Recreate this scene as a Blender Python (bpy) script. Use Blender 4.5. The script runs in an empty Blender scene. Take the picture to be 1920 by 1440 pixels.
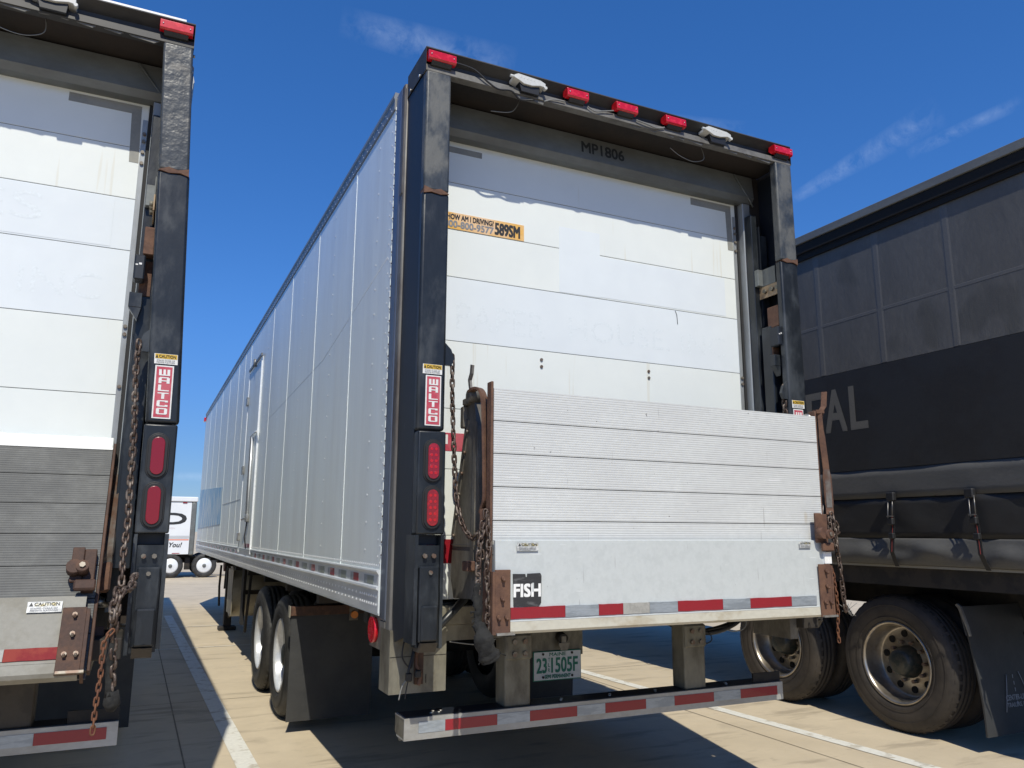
import bpy, bmesh, math, random
from mathutils import Vector, Matrix, noise
R = math.radians
random.seed(7)
S = bpy.context.scene
C = S.collection

# ---------------------------------------------------------------- camera
cd = bpy.data.cameras.new('camera'); cam = bpy.data.objects.new('camera', cd); C.objects.link(cam)
cd.sensor_width = 36; cd.lens = 36*1465.2/1920; cd.clip_start = .05; cd.clip_end = 4000
r_, u_, f_ = Vector((.904542,-.426363,.004322)), Vector((-.083350,-.166871,.982449)), Vector((.418159,.889027,.186479))
M = Matrix((r_, u_, -f_)).transposed().to_4x4(); M.translation = Vector((-2.3908,-3.4938,1.5165))
cam.matrix_world = M; S.camera = cam

# ---------------------------------------------------------------- light
SUN = Vector((-.188,-.79,1)).normalized()
W = bpy.data.worlds.new('World'); S.world = W; W.use_nodes = True
nt = W.node_tree; bg = nt.nodes['Background']
def wn(t, **k):
    n = nt.nodes.new(t)
    for a, b in k.items(): setattr(n, a, b)
    return n
sky = wn('ShaderNodeTexSky', sky_type='NISHITA', sun_disc=False, sun_elevation=math.asin(SUN.z), sun_rotation=math.atan2(SUN.x, SUN.y),
         altitude=200, air_density=1.0, dust_density=.1, ozone_density=6.0)
bg.inputs['Strength'].default_value = .10
geo = wn('ShaderNodeTexCoord')
def wm(op, a, b=None, c=None):
    n = wn('ShaderNodeMath', operation=op)
    for i, v in enumerate((a, b, c)):
        if v is None: continue
        if isinstance(v, (int, float)): n.inputs[i].default_value = v
        else: nt.links.new(v, n.inputs[i])
    return n.outputs[0]
def wdot(v):
    n = wn('ShaderNodeVectorMath', operation='DOT_PRODUCT'); nt.links.new(geo.outputs['Generated'], n.inputs[0]); n.inputs[1].default_value = v
    return n.outputs['Value']
cn = wn('ShaderNodeTexNoise'); cn.inputs['Scale'].default_value = 26; cn.inputs['Detail'].default_value = 9; cn.inputs['Roughness'].default_value = .62
cn.inputs['Distortion'].default_value = .35
nt.links.new(geo.outputs['Generated'], cn.inputs['Vector'])
fluff = wm('MAXIMUM', wm('MULTIPLY', wm('SUBTRACT', cn.outputs['Fac'], .40), 3.0), 0)
def wisp(a, b, w, amt, skew=0):
    a, b = Vector(a).normalized(), Vector(b).normalized()
    n = a.cross(b).normalized(); mid = (a+b).normalized(); t = n.cross(mid).normalized(); hl = (b-a).length/2
    across = wm('SUBTRACT', 1, wm('ABSOLUTE', wm('DIVIDE', wdot(n), wm('ADD', w, wm('MULTIPLY', wdot(t), skew)))))
    along = wm('SUBTRACT', 1, wm('POWER', wm('ABSOLUTE', wm('DIVIDE', wdot(t), hl)), 3))
    front = wm('GREATER_THAN', wdot(mid), .5)
    k = wm('MULTIPLY', wm('MAXIMUM', across, 0), wm('MAXIMUM', along, 0))
    return wm('MULTIPLY', wm('MULTIPLY', wm('POWER', k, .8), front), amt)
m = wisp((.16,.805,.571), (.36,.762,.540), .022, .22, .04)
m = wm('ADD', m, wisp((.655,.640,.380), (.745,.500,.448), .013, .24, .07))
m = wm('ADD', m, wisp((.735,.540,.412), (.79,.440,.440), .008, .2))
m = wm('ADD', m, wisp((.47,.73,.487), (.62,.64,.458), .014, .2))
m = wm('ADD', m, wisp((-.2,.97,.060), (.1,.98,.062), .006, .25))
m = wm('MULTIPLY', m, fluff)
mixc = wn('ShaderNodeMix', data_type='RGBA'); nt.links.new(wm('MINIMUM', m, .5), mixc.inputs['Factor'])
hs = wn('ShaderNodeHueSaturation'); hs.inputs['Saturation'].default_value = 1.22; hs.inputs['Hue'].default_value = .5; hs.inputs['Value'].default_value = 1.2
nt.links.new(sky.outputs[0], hs.inputs['Color'])
sc1 = wn('ShaderNodeVectorMath', operation='SCALE'); sc1.inputs['Scale'].default_value = .1; nt.links.new(hs.outputs[0], sc1.inputs[0])
gm = wn('ShaderNodeGamma'); gm.inputs['Gamma'].default_value = .8; nt.links.new(sc1.outputs[0], gm.inputs['Color'])
tint = wn('ShaderNodeVectorMath', operation='MULTIPLY'); nt.links.new(gm.outputs[0], tint.inputs[0]); tint.inputs[1].default_value = (5.8, 7.4, 10.5)
low = wn('ShaderNodeMapRange', interpolation_type='SMOOTHSTEP'); nt.links.new(wdot((0,0,1)), low.inputs['Value']); low.inputs['From Min'].default_value = 0; low.inputs['From Max'].default_value = .28
low.inputs['To Min'].default_value = .70; low.inputs['To Max'].default_value = 1
sc2 = wn('ShaderNodeVectorMath', operation='SCALE'); nt.links.new(tint.outputs[0], sc2.inputs[0]); nt.links.new(low.outputs[0], sc2.inputs['Scale'])
nt.links.new(sc2.outputs[0], mixc.inputs['A']); mixc.inputs['B'].default_value = (9, 10.5, 12.5, 1)
nt.links.new(mixc.outputs['Result'], bg.inputs['Color'])

sl = bpy.data.lights.new('sun', 'SUN'); sl.energy = 4.35; sl.angle = R(.5); sl.color = (1,.945,.81)
so = bpy.data.objects.new('sun', sl); C.objects.link(so); so.rotation_euler = (-SUN).to_track_quat('-Z','Y').to_euler()
S.view_settings.view_transform = 'Standard'; S.view_settings.look = 'None'; S.view_settings.exposure = 0; S.view_settings.gamma = 1
S.render.engine = 'CYCLES'

# ---------------------------------------------------------------- materials
def pm(name, base, rough=.5, metal=0, dark=None, dscale=3, damt=.5, dth=.5, fine=.08, fscale=60, bump=0, bscale=40, stretch=(1,1,1), spec=.5, coat=0, drough=None, soft=.12, dmetal=None, speck=None):
    """principled surface: base colour with fine mottling, patches of a second colour (dirt, rust, wear) and a bump"""
    m = bpy.data.materials.new(name); m.use_nodes = True; t = m.node_tree; N = t.nodes; L = t.links
    p = N['Principled BSDF']
    p.inputs['Roughness'].default_value = rough; p.inputs['Metallic'].default_value = metal
    p.inputs['Specular IOR Level'].default_value = spec; p.inputs['Coat Weight'].default_value = coat
    tc = N.new('ShaderNodeTexCoord'); mp = N.new('ShaderNodeMapping'); mp.inputs['Scale'].default_value = stretch
    L.new(tc.outputs['Object'], mp.inputs['Vector'])
    def nz(s, d=6):
        n = N.new('ShaderNodeTexNoise'); n.inputs['Scale'].default_value = s; n.inputs['Detail'].default_value = d; n.inputs['Roughness'].default_value = .62
        L.new(mp.outputs[0], n.inputs['Vector']); return n
    a = nz(fscale); mr = N.new('ShaderNodeMapRange'); L.new(a.outputs['Fac'], mr.inputs['Value'])
    mr.inputs['From Min'].default_value = .3; mr.inputs['From Max'].default_value = .7
    mr.inputs['To Min'].default_value = 1-fine; mr.inputs['To Max'].default_value = 1+fine
    vm = N.new('ShaderNodeVectorMath'); vm.operation = 'SCALE'; vm.inputs[0].default_value = base[:3]; L.new(mr.outputs[0], vm.inputs['Scale'])
    col = vm.outputs[0]
    if dark is not None:
        b = nz(dscale, 9); r2 = N.new('ShaderNodeMapRange'); r2.interpolation_type = 'SMOOTHSTEP'; L.new(b.outputs['Fac'], r2.inputs['Value'])
        r2.inputs['From Min'].default_value = dth-soft/2; r2.inputs['From Max'].default_value = dth+soft/2
        r2.inputs['To Max'].default_value = damt
        mx = N.new('ShaderNodeMix'); mx.data_type = 'RGBA'; L.new(r2.outputs[0], mx.inputs['Factor']); L.new(col, mx.inputs['A'])
        mx.inputs['B'].default_value = (*dark, 1); col = mx.outputs['Result']
        def mixto(sock, v0, v1):
            q = N.new('ShaderNodeMapRange'); L.new(r2.outputs[0], q.inputs['Value']); q.inputs['To Min'].default_value = v0; q.inputs['To Max'].default_value = v1
            L.new(q.outputs[0], p.inputs[sock])
        if drough is not None: mixto('Roughness', rough, drough)
        if dmetal is not None: mixto('Metallic', metal, dmetal)
    if speck:
        for sc_, th_, c_, *st_ in speck:
            b = N.new('ShaderNodeTexNoise'); b.inputs['Scale'].default_value = sc_; b.inputs['Detail'].default_value = 2
            m2 = N.new('ShaderNodeMapping'); m2.inputs['Scale'].default_value = st_[0] if st_ else (1,1,1); m2.inputs['Rotation'].default_value = (0, st_[1] if len(st_) > 1 else 0, 0)
            L.new(tc.outputs['Object'], m2.inputs['Vector']); L.new(m2.outputs[0], b.inputs['Vector'])
            r3 = N.new('ShaderNodeMapRange'); L.new(b.outputs['Fac'], r3.inputs['Value']); r3.inputs['From Min'].default_value = th_; r3.inputs['From Max'].default_value = th_+.04; r3.inputs['To Max'].default_value = .8
            mx = N.new('ShaderNodeMix'); mx.data_type = 'RGBA'; L.new(r3.outputs[0], mx.inputs['Factor']); L.new(col, mx.inputs['A']); mx.inputs['B'].default_value = (*c_, 1); col = mx.outputs['Result']
    L.new(col, p.inputs['Base Color'])
    if bump:
        c = nz(bscale, 5); bn = N.new('ShaderNodeBump'); bn.inputs['Strength'].default_value = 1; bn.inputs['Distance'].default_value = bump
        L.new(c.outputs['Fac'], bn.inputs['Height']); L.new(bn.outputs[0], p.inputs['Normal'])
    return m

rust = (.13,.055,.03)
MT = dict(
 door = pm('white_door_panel', (.755,.785,.755), .38, speck=((26,.775,(.45,.43,.38)),(2.2,.66,(.69,.69,.62),(9,1,.5))), dark=(.64,.68,.68), dscale=1.1, damt=.3, dth=.52, soft=.25, fine=.015, fscale=8),
 doorB = pm('white_door_panel_cool', (.72,.765,.785), .36, dark=(.67,.715,.745), dscale=1.6, damt=.5, dth=.5, soft=.2, fine=.015, fscale=8),
 doorline = pm('door_seam', (.10,.11,.13), .7),
 ghost = pm('ghost_lettering', (.70,.748,.77), .36),
 rubber = pm('door_rubber', (.02,.02,.02), .8),
 film = pm('grey_film', (.24,.24,.22), .6, dark=(.3,.29,.25), dscale=9),
 black = pm('black_paint', (.012,.015,.019), .36, dark=(.075,.085,.095), dscale=5, damt=.55, dth=.56, soft=.2, fine=.2, fscale=30, bump=.0012, bscale=22, stretch=(1,1,.45), drough=.6),
 blackworn = pm('black_paint_worn', (.035,.042,.05), .42, dark=(.14,.14,.13), dscale=7, damt=.7, dth=.5, soft=.2, fine=.25, fscale=40, bump=.003, bscale=18, stretch=(1,1,.6), drough=.65),
 blackflat = pm('black_plate', (.010,.014,.022), .5, dark=(.06,.065,.07), dscale=22, damt=.7, dth=.66, soft=.05, fine=.2, fscale=30, stretch=(1,3,.5), drough=.5),
 dented = pm('dented_black_steel', (.05,.055,.06), .4, dark=(.22,.2,.17), dscale=7, damt=.5, dth=.6, soft=.15, fine=.2, fscale=30, bump=.02, bscale=3.6, drough=.7),
 header = pm('header_steel', (.022,.022,.023), .6, dark=(.06,.055,.048), dscale=4, damt=.7, dth=.55, soft=.3, fine=.2, fscale=40, bump=.001, stretch=(.5,1,1)),
 headlip = pm('header_lip', (.13,.125,.115), .6, dark=(.05,.045,.04), dscale=6, damt=.6, dth=.55, soft=.2, fine=.2, fscale=40, bump=.001),
 soffit = pm('rusty_soffit', (.015,.014,.014), .9, dark=(.036,.025,.019), dscale=3, damt=.7, dth=.48, soft=.3, fine=.3),
 greymetal = pm('grey_galvanised', (.165,.178,.175), .5, .25, dark=(.11,.11,.10), dscale=4, damt=.6, dth=.5, soft=.3, fine=.1, fscale=30, bump=.0008, stretch=(.5,1,1)),
 jamb = pm('jamb_metal', (.34,.36,.37), .45, .35, dark=(.18,.17,.15), dscale=5, damt=.5, dth=.55, soft=.3, stretch=(1,1,.3)),
 frame = pm('frame_beige_metal', (.19,.178,.138), .55, .15, dark=(.06,.05,.035), dscale=5, damt=.8, dth=.52, soft=.22, fine=.12, fscale=30, bump=.001, stretch=(1,1,.5)),
 alu = pm('side_panel_aluminium', (.83,.89,.885), .42, .22, dark=(.74,.78,.77), dscale=1.9, damt=.8, dth=.52, soft=.3, fine=.04, fscale=6, bump=.011, bscale=1.3, stretch=(1,1.6,.22), drough=.42),
 aluflat = pm('rail_aluminium', (.70,.73,.74), .36, .3, dark=(.48,.50,.50), dscale=5, damt=.5, dth=.55, soft=.25, fine=.08, fscale=20, stretch=(1,.4,1)),
 alurivet = pm('rivet_aluminium', (.92,.94,.95), .3, .35),
 toprail = pm('top_rail_metal', (.26,.27,.275), .45, .6, dark=(.14,.14,.13), dscale=4, damt=.6, dth=.5, soft=.3, stretch=(1,.3,1)),
 postA = pm('post_worn_steel', (.17,.165,.155), .5, .3, dark=(.06,.045,.04), dscale=3.2, damt=.85, dth=.53, soft=.25, fine=.12, fscale=30, bump=.002, bscale=10, stretch=(1,1,.35), drough=.6),
 postB = pm('post_blue_steel', (.16,.19,.25), .38, .6, dark=(.10,.10,.11), dscale=3, damt=.5, dth=.52, soft=.3, stretch=(1,1,.3)),
 blue = pm('blue_reflection', (.06,.36,.68), .4, .0, dark=(.62,.72,.78), dscale=3, damt=.95, dth=.50, soft=.2, fine=.1, fscale=20, stretch=(1,3.5,.9)),  # reflected blue and its streaks put into the colour
 plank = pm('platform_aluminium', (.60,.615,.605), .5, .05, speck=((38,.76,(.12,.11,.10)),(6,.72,(.42,.42,.41),(14,1,.8),.25),(5,.73,(.72,.72,.72),(1,1,12),.5),(2.2,.73,(.45,.38,.26),(2,1,1))), dark=(.53,.54,.535), dscale=3, damt=.6, dth=.5, soft=.3, fine=.06, fscale=40, stretch=(.6,1,1)),
 plankshade = pm('platform_shaded_aluminium', (.10,.103,.10), .6, .1, dark=(.055,.058,.06), dscale=5, damt=.7, dth=.5, soft=.3, fine=.18, fscale=30, stretch=(.8,1,1)),  # the left platform's shade is put into this darker aluminium colour
 groove = pm('plank_groove', (.10,.10,.11), .7),
 lip = pm('platform_lip_paint', (.55,.58,.575), .42, .08, speck=((42,.76,(.25,.25,.25)),(5,.71,(.66,.68,.68),(1,1,9),.4),(5,.72,(.40,.41,.41),(11,1,.9),-.3)), dark=(.47,.50,.495), dscale=22, damt=.45, dth=.55, soft=.2, fine=.03, fscale=60),
 lipshade = pm('platform_lip_shaded', (.27,.26,.225), .8, 0, dark=(.19,.175,.135), dscale=7, damt=.6, dth=.55, soft=.2, fine=.06),  # lip colour darkened to stand for shade on the left trailer
 lipcream = pm('lip_edge', (.52,.50,.42), .5, dark=(.33,.27,.17), dscale=8, damt=.7, dth=.57, soft=.2, fine=.06, stretch=(.6,1,1)),
 rust = pm('rusty_steel', (.095,.048,.032), .8, dark=(.16,.082,.048), dscale=12, damt=.7, dth=.52, soft=.25, fine=.25, fscale=60, bump=.0015, bscale=70),
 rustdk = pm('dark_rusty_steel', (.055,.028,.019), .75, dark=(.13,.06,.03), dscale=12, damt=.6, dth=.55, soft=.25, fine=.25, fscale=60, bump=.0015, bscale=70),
 chainm = pm('chain_steel', (.07,.046,.035), .5, .45, dark=(.24,.20,.165), dscale=30, damt=.7, dth=.55, soft=.15, fine=.3, fscale=90),
 chainor = pm('orange_rust_chain', (.17,.07,.032), .75, .1, dark=(.12,.05,.03), dscale=30, damt=.7, dth=.5, soft=.2),
 arm = pm('arm_steel', (.20,.185,.165), .5, .5, dark=(.13,.065,.04), dscale=6, damt=.9, dth=.52, soft=.2, fine=.2),
 bumper = pm('guard_grey_metal', (.40,.40,.385), .42, .3, dark=(.24,.23,.20), dscale=5, damt=.6, dth=.53, soft=.25, fine=.08, stretch=(.5,1,1)),
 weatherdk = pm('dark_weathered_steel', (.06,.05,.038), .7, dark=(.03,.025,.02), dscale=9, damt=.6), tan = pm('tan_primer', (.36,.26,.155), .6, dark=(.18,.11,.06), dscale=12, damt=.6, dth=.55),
 weather = pm('weathered_frame', (.215,.20,.17), .6, .3, dark=(.08,.07,.055), dscale=7, damt=.7, dth=.5, soft=.3, fine=.2, bump=.001, stretch=(1,1,.5)),
 steel = pm('bright_steel', (.5,.5,.48), .35, .8, dark=(.3,.27,.22), dscale=15, damt=.6),
 bolt = pm('bolt_steel', (.20,.18,.15), .5, .4, dark=rust, dscale=25, damt=.6),
 redtape = pm('red_reflective_tape', (.27,.010,.020), .35, dark=(.24,.012,.02), dscale=60, damt=.5, fine=.1, fscale=120, coat=.3),
 silvertape = pm('silver_reflective_tape', (.36,.40,.44), .35, .35, dark=(.24,.27,.30), dscale=18, damt=.6, dth=.52, fine=.12, fscale=90, stretch=(.4,1,2)),
 greentape = pm('grey_green_tape', (.24,.27,.24), .4, .1),
 greytape = pm('worn_tape_backing', (.30,.295,.27), .7, dark=(.4,.39,.36), dscale=30, damt=.5),
 redlens = pm('red_lens', (.52,.004,.012), .22, dark=(.75,.03,.04), dscale=45, damt=.6, dth=.55, fine=.1, coat=.6),
 redlens2 = pm('tail_light_lens', (.24,.001,.004), .2, dark=(.42,.006,.008), dscale=38, damt=.6, dth=.56, soft=.08, fine=.1, coat=.8),
 redled = pm('red_led', (.48,.006,.008), .25, coat=.5),
 redlensdull = pm('dull_tail_light_lens', (.21,.003,.012), .3, fine=.1, fscale=200, coat=.4),
 amber = pm('amber_lens', (.65,.20,.02), .3, coat=.4),
 grommet = pm('rubber_grommet', (.014,.014,.015), .55),
 dock = pm('white_lamp_housing', (.60,.61,.59), .45, dark=(.46,.45,.42), dscale=5, damt=.35),
 cable = pm('black_cable', (.012,.012,.013), .5), cablegrey = pm('grey_cable', (.2,.2,.19), .6),
 white = pm('sticker_white', (.72,.72,.70), .5), whiteb = pm('bright_paint', (.82,.82,.80), .45),
 wornwhite = pm('worn_sticker_white', (.60,.61,.60), .5, dark=(.36,.37,.37), dscale=40, damt=.8), wornyel = pm('worn_sticker_yellow', (.52,.44,.20), .5, dark=(.55,.57,.56), dscale=45, damt=.9, dth=.48),
 redtapedull = pm('dull_red_tape', (.20,.014,.018), .85, dark=(.28,.05,.03), dscale=9, damt=.6),  # duller copy of the red tape, colour and gloss cut against sun glare
 stickred = pm('sticker_red', (.46,.06,.09), .45, dark=(.52,.13,.15), dscale=10, damt=.6), stickblk = pm('sticker_black', (.03,.03,.032), .6, dark=(.14,.14,.14), dscale=40, damt=.6, dth=.6, stretch=(.3,1,1)),
 stickyel = pm('sticker_yellow', (.62,.40,.04), .5), stickorg = pm('driving_sticker_orange', (.72,.40,.07), .5, dark=(.76,.56,.40), dscale=4, damt=.9, dth=.52, soft=.3),
 ink = pm('dark_ink', (.02,.022,.025), .6), inkgrey = pm('faded_ink', (.22,.23,.25), .6), green = pm('plate_green', (.0,.13,.09), .45), platebg = pm('plate_white', (.50,.53,.55), .4),
 tyre = pm('tyre_rubber', (.018,.018,.019), .62, dark=(.06,.058,.052), dscale=6, damt=.6, dth=.5, soft=.3, fine=.25, fscale=30, bump=.0008, bscale=60),
 tyrebrown = pm('tyre_rubber_dusty', (.030,.025,.021), .68, dark=(.065,.052,.04), dscale=5, damt=.6, dth=.5, soft=.3, fine=.25, fscale=30, bump=.0008, bscale=60),
 rimwhite = pm('white_rim', (.66,.68,.70), .3, .35, dark=(.5,.5,.5), dscale=8, damt=.4),
 rimalu = pm('aluminium_rim', (.46,.42,.36), .32, .85, dark=(.16,.12,.08), dscale=5, damt=.6, dth=.5, soft=.3),
 hub = pm('hub_dark', (.02,.028,.026), .45, .2, dark=(.07,.06,.045), dscale=15, damt=.6),
 hole = pm('hand_hole', (.004,.004,.004), .9),
 flap = pm('mud_flap_rubber', (.028,.029,.03), .6, dark=(.05,.05,.048), dscale=4, damt=.6, dth=.5, soft=.3, fine=.1, bump=.002, bscale=6),
 under = pm('undercarriage', (.015,.014,.013), .8, dark=(.04,.032,.025), dscale=5, damt=.6),
 curt = pm('curtain_grey_fabric', (.102,.100,.096), .7, dark=(.074,.072,.068), dscale=1.3, damt=.8, dth=.52, soft=.3, fine=.12, fscale=40, bump=.006, bscale=4.5, stretch=(1,1,.45), speck=((1.6,.58,(.068,.067,.062),(1,1,.7)),(260,.58,(.095,.093,.088)))),
 curt2 = pm('curtain_black_fabric', (.019,.0175,.016), .55, dark=(.022,.022,.022), dscale=2, damt=.7, fine=.1, fscale=40, bump=.003, bscale=5),
 curt3 = pm('curtain_lower_fabric', (.085,.083,.078), .68, dark=(.07,.07,.068), dscale=2, damt=.6, fine=.1, bump=.004, bscale=6, stretch=(1,.5,1)),
 curtrib = pm('curtain_rib', (.106,.104,.100), .6), letter = pm('curtain_letter', (.125,.117,.100), .65),
 curtrail = pm('curtain_rail_grey', (.14,.145,.14), .6, .0, dark=(.1,.1,.1), dscale=3, damt=.5, stretch=(1,.3,1)), curtblk = pm('curtain_rail_black', (.014,.013,.012), .7, spec=.2),
 beigeedge = pm('beige_edge', (.26,.24,.19), .6),
 strap = pm('strap_black', (.012,.012,.013), .6), strapred = pm('strap_red_thread', (.25,.04,.03), .6), buckle = pm('buckle_metal', (.22,.21,.20), .4, .8),
 wtr = pm('white_trailer_side', (.74,.76,.77), .4, fine=.03, dark=(.66,.68,.70), dscale=.6, damt=.4), orange = pm('orange_stripe', (.72,.16,.06), .5), greystripe = pm('grey_stripe', (.3,.31,.32), .5), pinkink = pm('pale_pink_ink', (.62,.52,.56), .6),
 rag = pm('black_rag', (.009,.009,.009), .95, dark=(.028,.028,.026), dscale=18, damt=.7, dth=.5, soft=.2, bump=.006, bscale=30),
 tank = pm('beige_tank', (.30,.27,.2), .5, .2, dark=(.16,.13,.09), dscale=5, damt=.5), redtank = pm('brown_red_tank', (.09,.022,.014), .6),
 glass = pm('dark_glass', (.02,.025,.03), .08), navy = pm('cab_paint', (.05,.07,.12), .3, coat=.5),
)

# ---------------------------------------------------------------- mesh builder
_txt = {}
def text_mesh(s, bold=0.0):
    k = s
    if k not in _txt:
        cu = bpy.data.curves.new('lettering', 'FONT'); cu.body = s; cu.size = 1; cu.resolution_u = 3
        o = bpy.data.objects.new('lettering', cu); C.objects.link(o)
        dg = bpy.context.evaluated_depsgraph_get(); dg.update()
        me = bpy.data.meshes.new_from_object(o.evaluated_get(dg))
        bpy.data.objects.remove(o); _txt[k] = me
    return _txt[k]
class MB:
    def __init__(s): s.bm = bmesh.new(); s.mats = []; s.i = 0
    def m(s, name):
        mt = MT[name]
        if mt not in s.mats: s.mats.append(mt)
        s.i = s.mats.index(mt); return s
    def _face(s, vs, smooth=False):
        try: f = s.bm.faces.new(vs)
        except ValueError: return None
        f.material_index = s.i; f.smooth = smooth; return f
    def box(s, x0, x1, y0, y1, z0, z1, bev=0, seg=1, skew=None):
        v = [s.bm.verts.new(p) for p in ((x0,y0,z0),(x1,y0,z0),(x1,y1,z0),(x0,y1,z0),(x0,y0,z1),(x1,y0,z1),(x1,y1,z1),(x0,y1,z1))]
        fs = [s._face([v[i] for i in q]) for q in ((3,2,1,0),(4,5,6,7),(0,1,5,4),(1,2,6,5),(2,3,7,6),(3,0,4,7))]
        if bev:
            es = list({e for f in fs for e in f.edges})
            r = bmesh.ops.bevel(s.bm, geom=es, offset=bev, segments=seg, profile=.5, affect='EDGES', clamp_overlap=True)
            for f in r['faces']: f.material_index = s.i; f.smooth = seg > 1
        return s
    def prism(s, pts, a, b, axis='x', smooth=False):
        """closed profile extruded along an axis; pts are the two other coordinates in axis order"""
        def P(t, q): return {'x': (t,q[0],q[1]), 'y': (q[0],t,q[1]), 'z': (q[0],q[1],t)}[axis]
        A = [s.bm.verts.new(P(a,q)) for q in pts]; B = [s.bm.verts.new(P(b,q)) for q in pts]; n = len(pts)
        for i in range(n): s._face((A[i],A[(i+1)%n],B[(i+1)%n],B[i]), smooth)
        s._face(A[::-1]); s._face(B); return s
    def cyl(s, p0, p1, r, n=12, r1=None, caps=True, smooth=True):
        p0, p1 = Vector(p0), Vector(p1); d = (p1-p0).normalized(); a = d.orthogonal().normalized(); b = d.cross(a); r1 = r if r1 is None else r1
        A = [s.bm.verts.new(p0+(a*math.cos(t)+b*math.sin(t))*r) for t in [2*math.pi*i/n for i in range(n)]]
        B = [s.bm.verts.new(p1+(a*math.cos(t)+b*math.sin(t))*r1) for t in [2*math.pi*i/n for i in range(n)]]
        for i in range(n): s._face((A[i],A[(i+1)%n],B[(i+1)%n],B[i]), smooth)
        if caps: s._face(A[::-1]); s._face(B)
        return s
    def tube(s, pts, r, n=6, closed=False, flat=None):
        pts = [Vector(p) for p in pts]; rings = []; N = len(pts); prev = None
        for i, p in enumerate(pts):
            if closed: d = pts[(i+1)%N]-pts[i-1]
            else: d = pts[min(i+1,N-1)]-pts[max(i-1,0)]
            d.normalize()
            a = (prev - d*prev.dot(d)) if prev is not None else (Vector((0,0,1)) if abs(d.z) < .9 else Vector((1,0,0)))
            a = (a - d*a.dot(d)).normalized(); b = d.cross(a); prev = a
            rr = r[i] if isinstance(r, (list,tuple)) else r
            rings.append([s.bm.verts.new(p+(a*math.cos(t)+b*math.sin(t))*rr) for t in [2*math.pi*k/n for k in range(n)]])
        for i in range(N if closed else N-1):
            A, B = rings[i], rings[(i+1)%N]
            for k in range(n): s._face((A[k],A[(k+1)%n],B[(k+1)%n],B[k]), True)
        if not closed: s._face(rings[0][::-1]); s._face(rings[-1])
        return s
    def bar(s, pts, w, t, side):
        """flat bar of width w along 'side', thickness t, following pts"""
        pts = [Vector(p) for p in pts]; side = Vector(side).normalized(); rings = []
        for i, p in enumerate(pts):
            d = (pts[min(i+1,len(pts)-1)]-pts[max(i-1,0)]).normalized(); n = d.cross(side).normalized(); ww = w[i] if isinstance(w,(list,tuple)) else w
            rings.append([s.bm.verts.new(p+side*ww*a/2+n*t*b/2) for a, b in ((-1,-1),(1,-1),(1,1),(-1,1))])
        for A, B in zip(rings, rings[1:]):
            for k in range(4): s._face((A[k],A[(k+1)%4],B[(k+1)%4],B[k]))
        s._face(rings[0][::-1]); s._face(rings[-1]); return s
    def lathe(s, c, prof, n=48, sign=1):
        """profile of (offset along x, radius) turned about the x axis through c"""
        rings = []
        for x, r in prof:
            rings.append([s.bm.verts.new((c[0]+sign*x, c[1]+r*math.cos(t), c[2]+r*math.sin(t))) for t in [2*math.pi*k/n for k in range(n)]])
        for A, B in zip(rings, rings[1:]):
            for k in range(n): s._face((A[k],A[(k+1)%n],B[(k+1)%n],B[k]), True)
        return s
    def text(s, string, o, right, up, w, h, bold=0.01):
        """lettering scaled into a w x h box whose lower left corner is o"""
        me = text_mesh(string, bold); xs = [v.co.x for v in me.vertices]; ys = [v.co.y for v in me.vertices]
        x0, y0 = min(xs), min(ys); sx = w/(max(xs)-x0); sy = h/(max(ys)-y0); o, right, up = Vector(o), Vector(right).normalized(), Vector(up).normalized()
        n = right.cross(up).normalized()
        for j, (a, b) in enumerate(((0,0),) if not bold else ((-1,-1),(1,-1),(1,1),(-1,1),(0,0))):   # heavier weight: the same glyph laid down slightly shifted
            q = o+n*j*.00015
            vs = [s.bm.verts.new(q+right*((v.co.x-x0)*sx+a*bold*sy)+up*((v.co.y-y0)*sy+b*bold*sy)) for v in me.vertices]
            for p in me.polygons: s._face([vs[i] for i in p.vertices])
        return s
    def rivet(s, p, n, r=.006):
        p, n = Vector(p), Vector(n); a = n.orthogonal().normalized(); b = n.cross(a)
        A = [s.bm.verts.new(p+(a*math.cos(t)+b*math.sin(t))*r) for t in [2*math.pi*i/6 for i in range(6)]]; T = s.bm.verts.new(p+n*r*.75)
        for i in range(6): s._face((A[i],A[(i+1)%6],T), True)
        return s
    def build(s, name, parent=None, mat=None, recalc=True, bevel=0, **props):
        if recalc: bmesh.ops.recalc_face_normals(s.bm, faces=s.bm.faces)
        me = bpy.data.meshes.new(name); s.bm.to_mesh(me); s.bm.free()
        for mt in s.mats: me.materials.append(mt)
        o = bpy.data.objects.new(name, me); C.objects.link(o); o.parent = parent
        if bevel:
            b = o.modifiers.new('bevel','BEVEL'); b.width = bevel; b.segments = 2; b.limit_method = 'ANGLE'; b.angle_limit = R(40)
        for k, v in props.items(): o[k] = v
        return o
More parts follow.
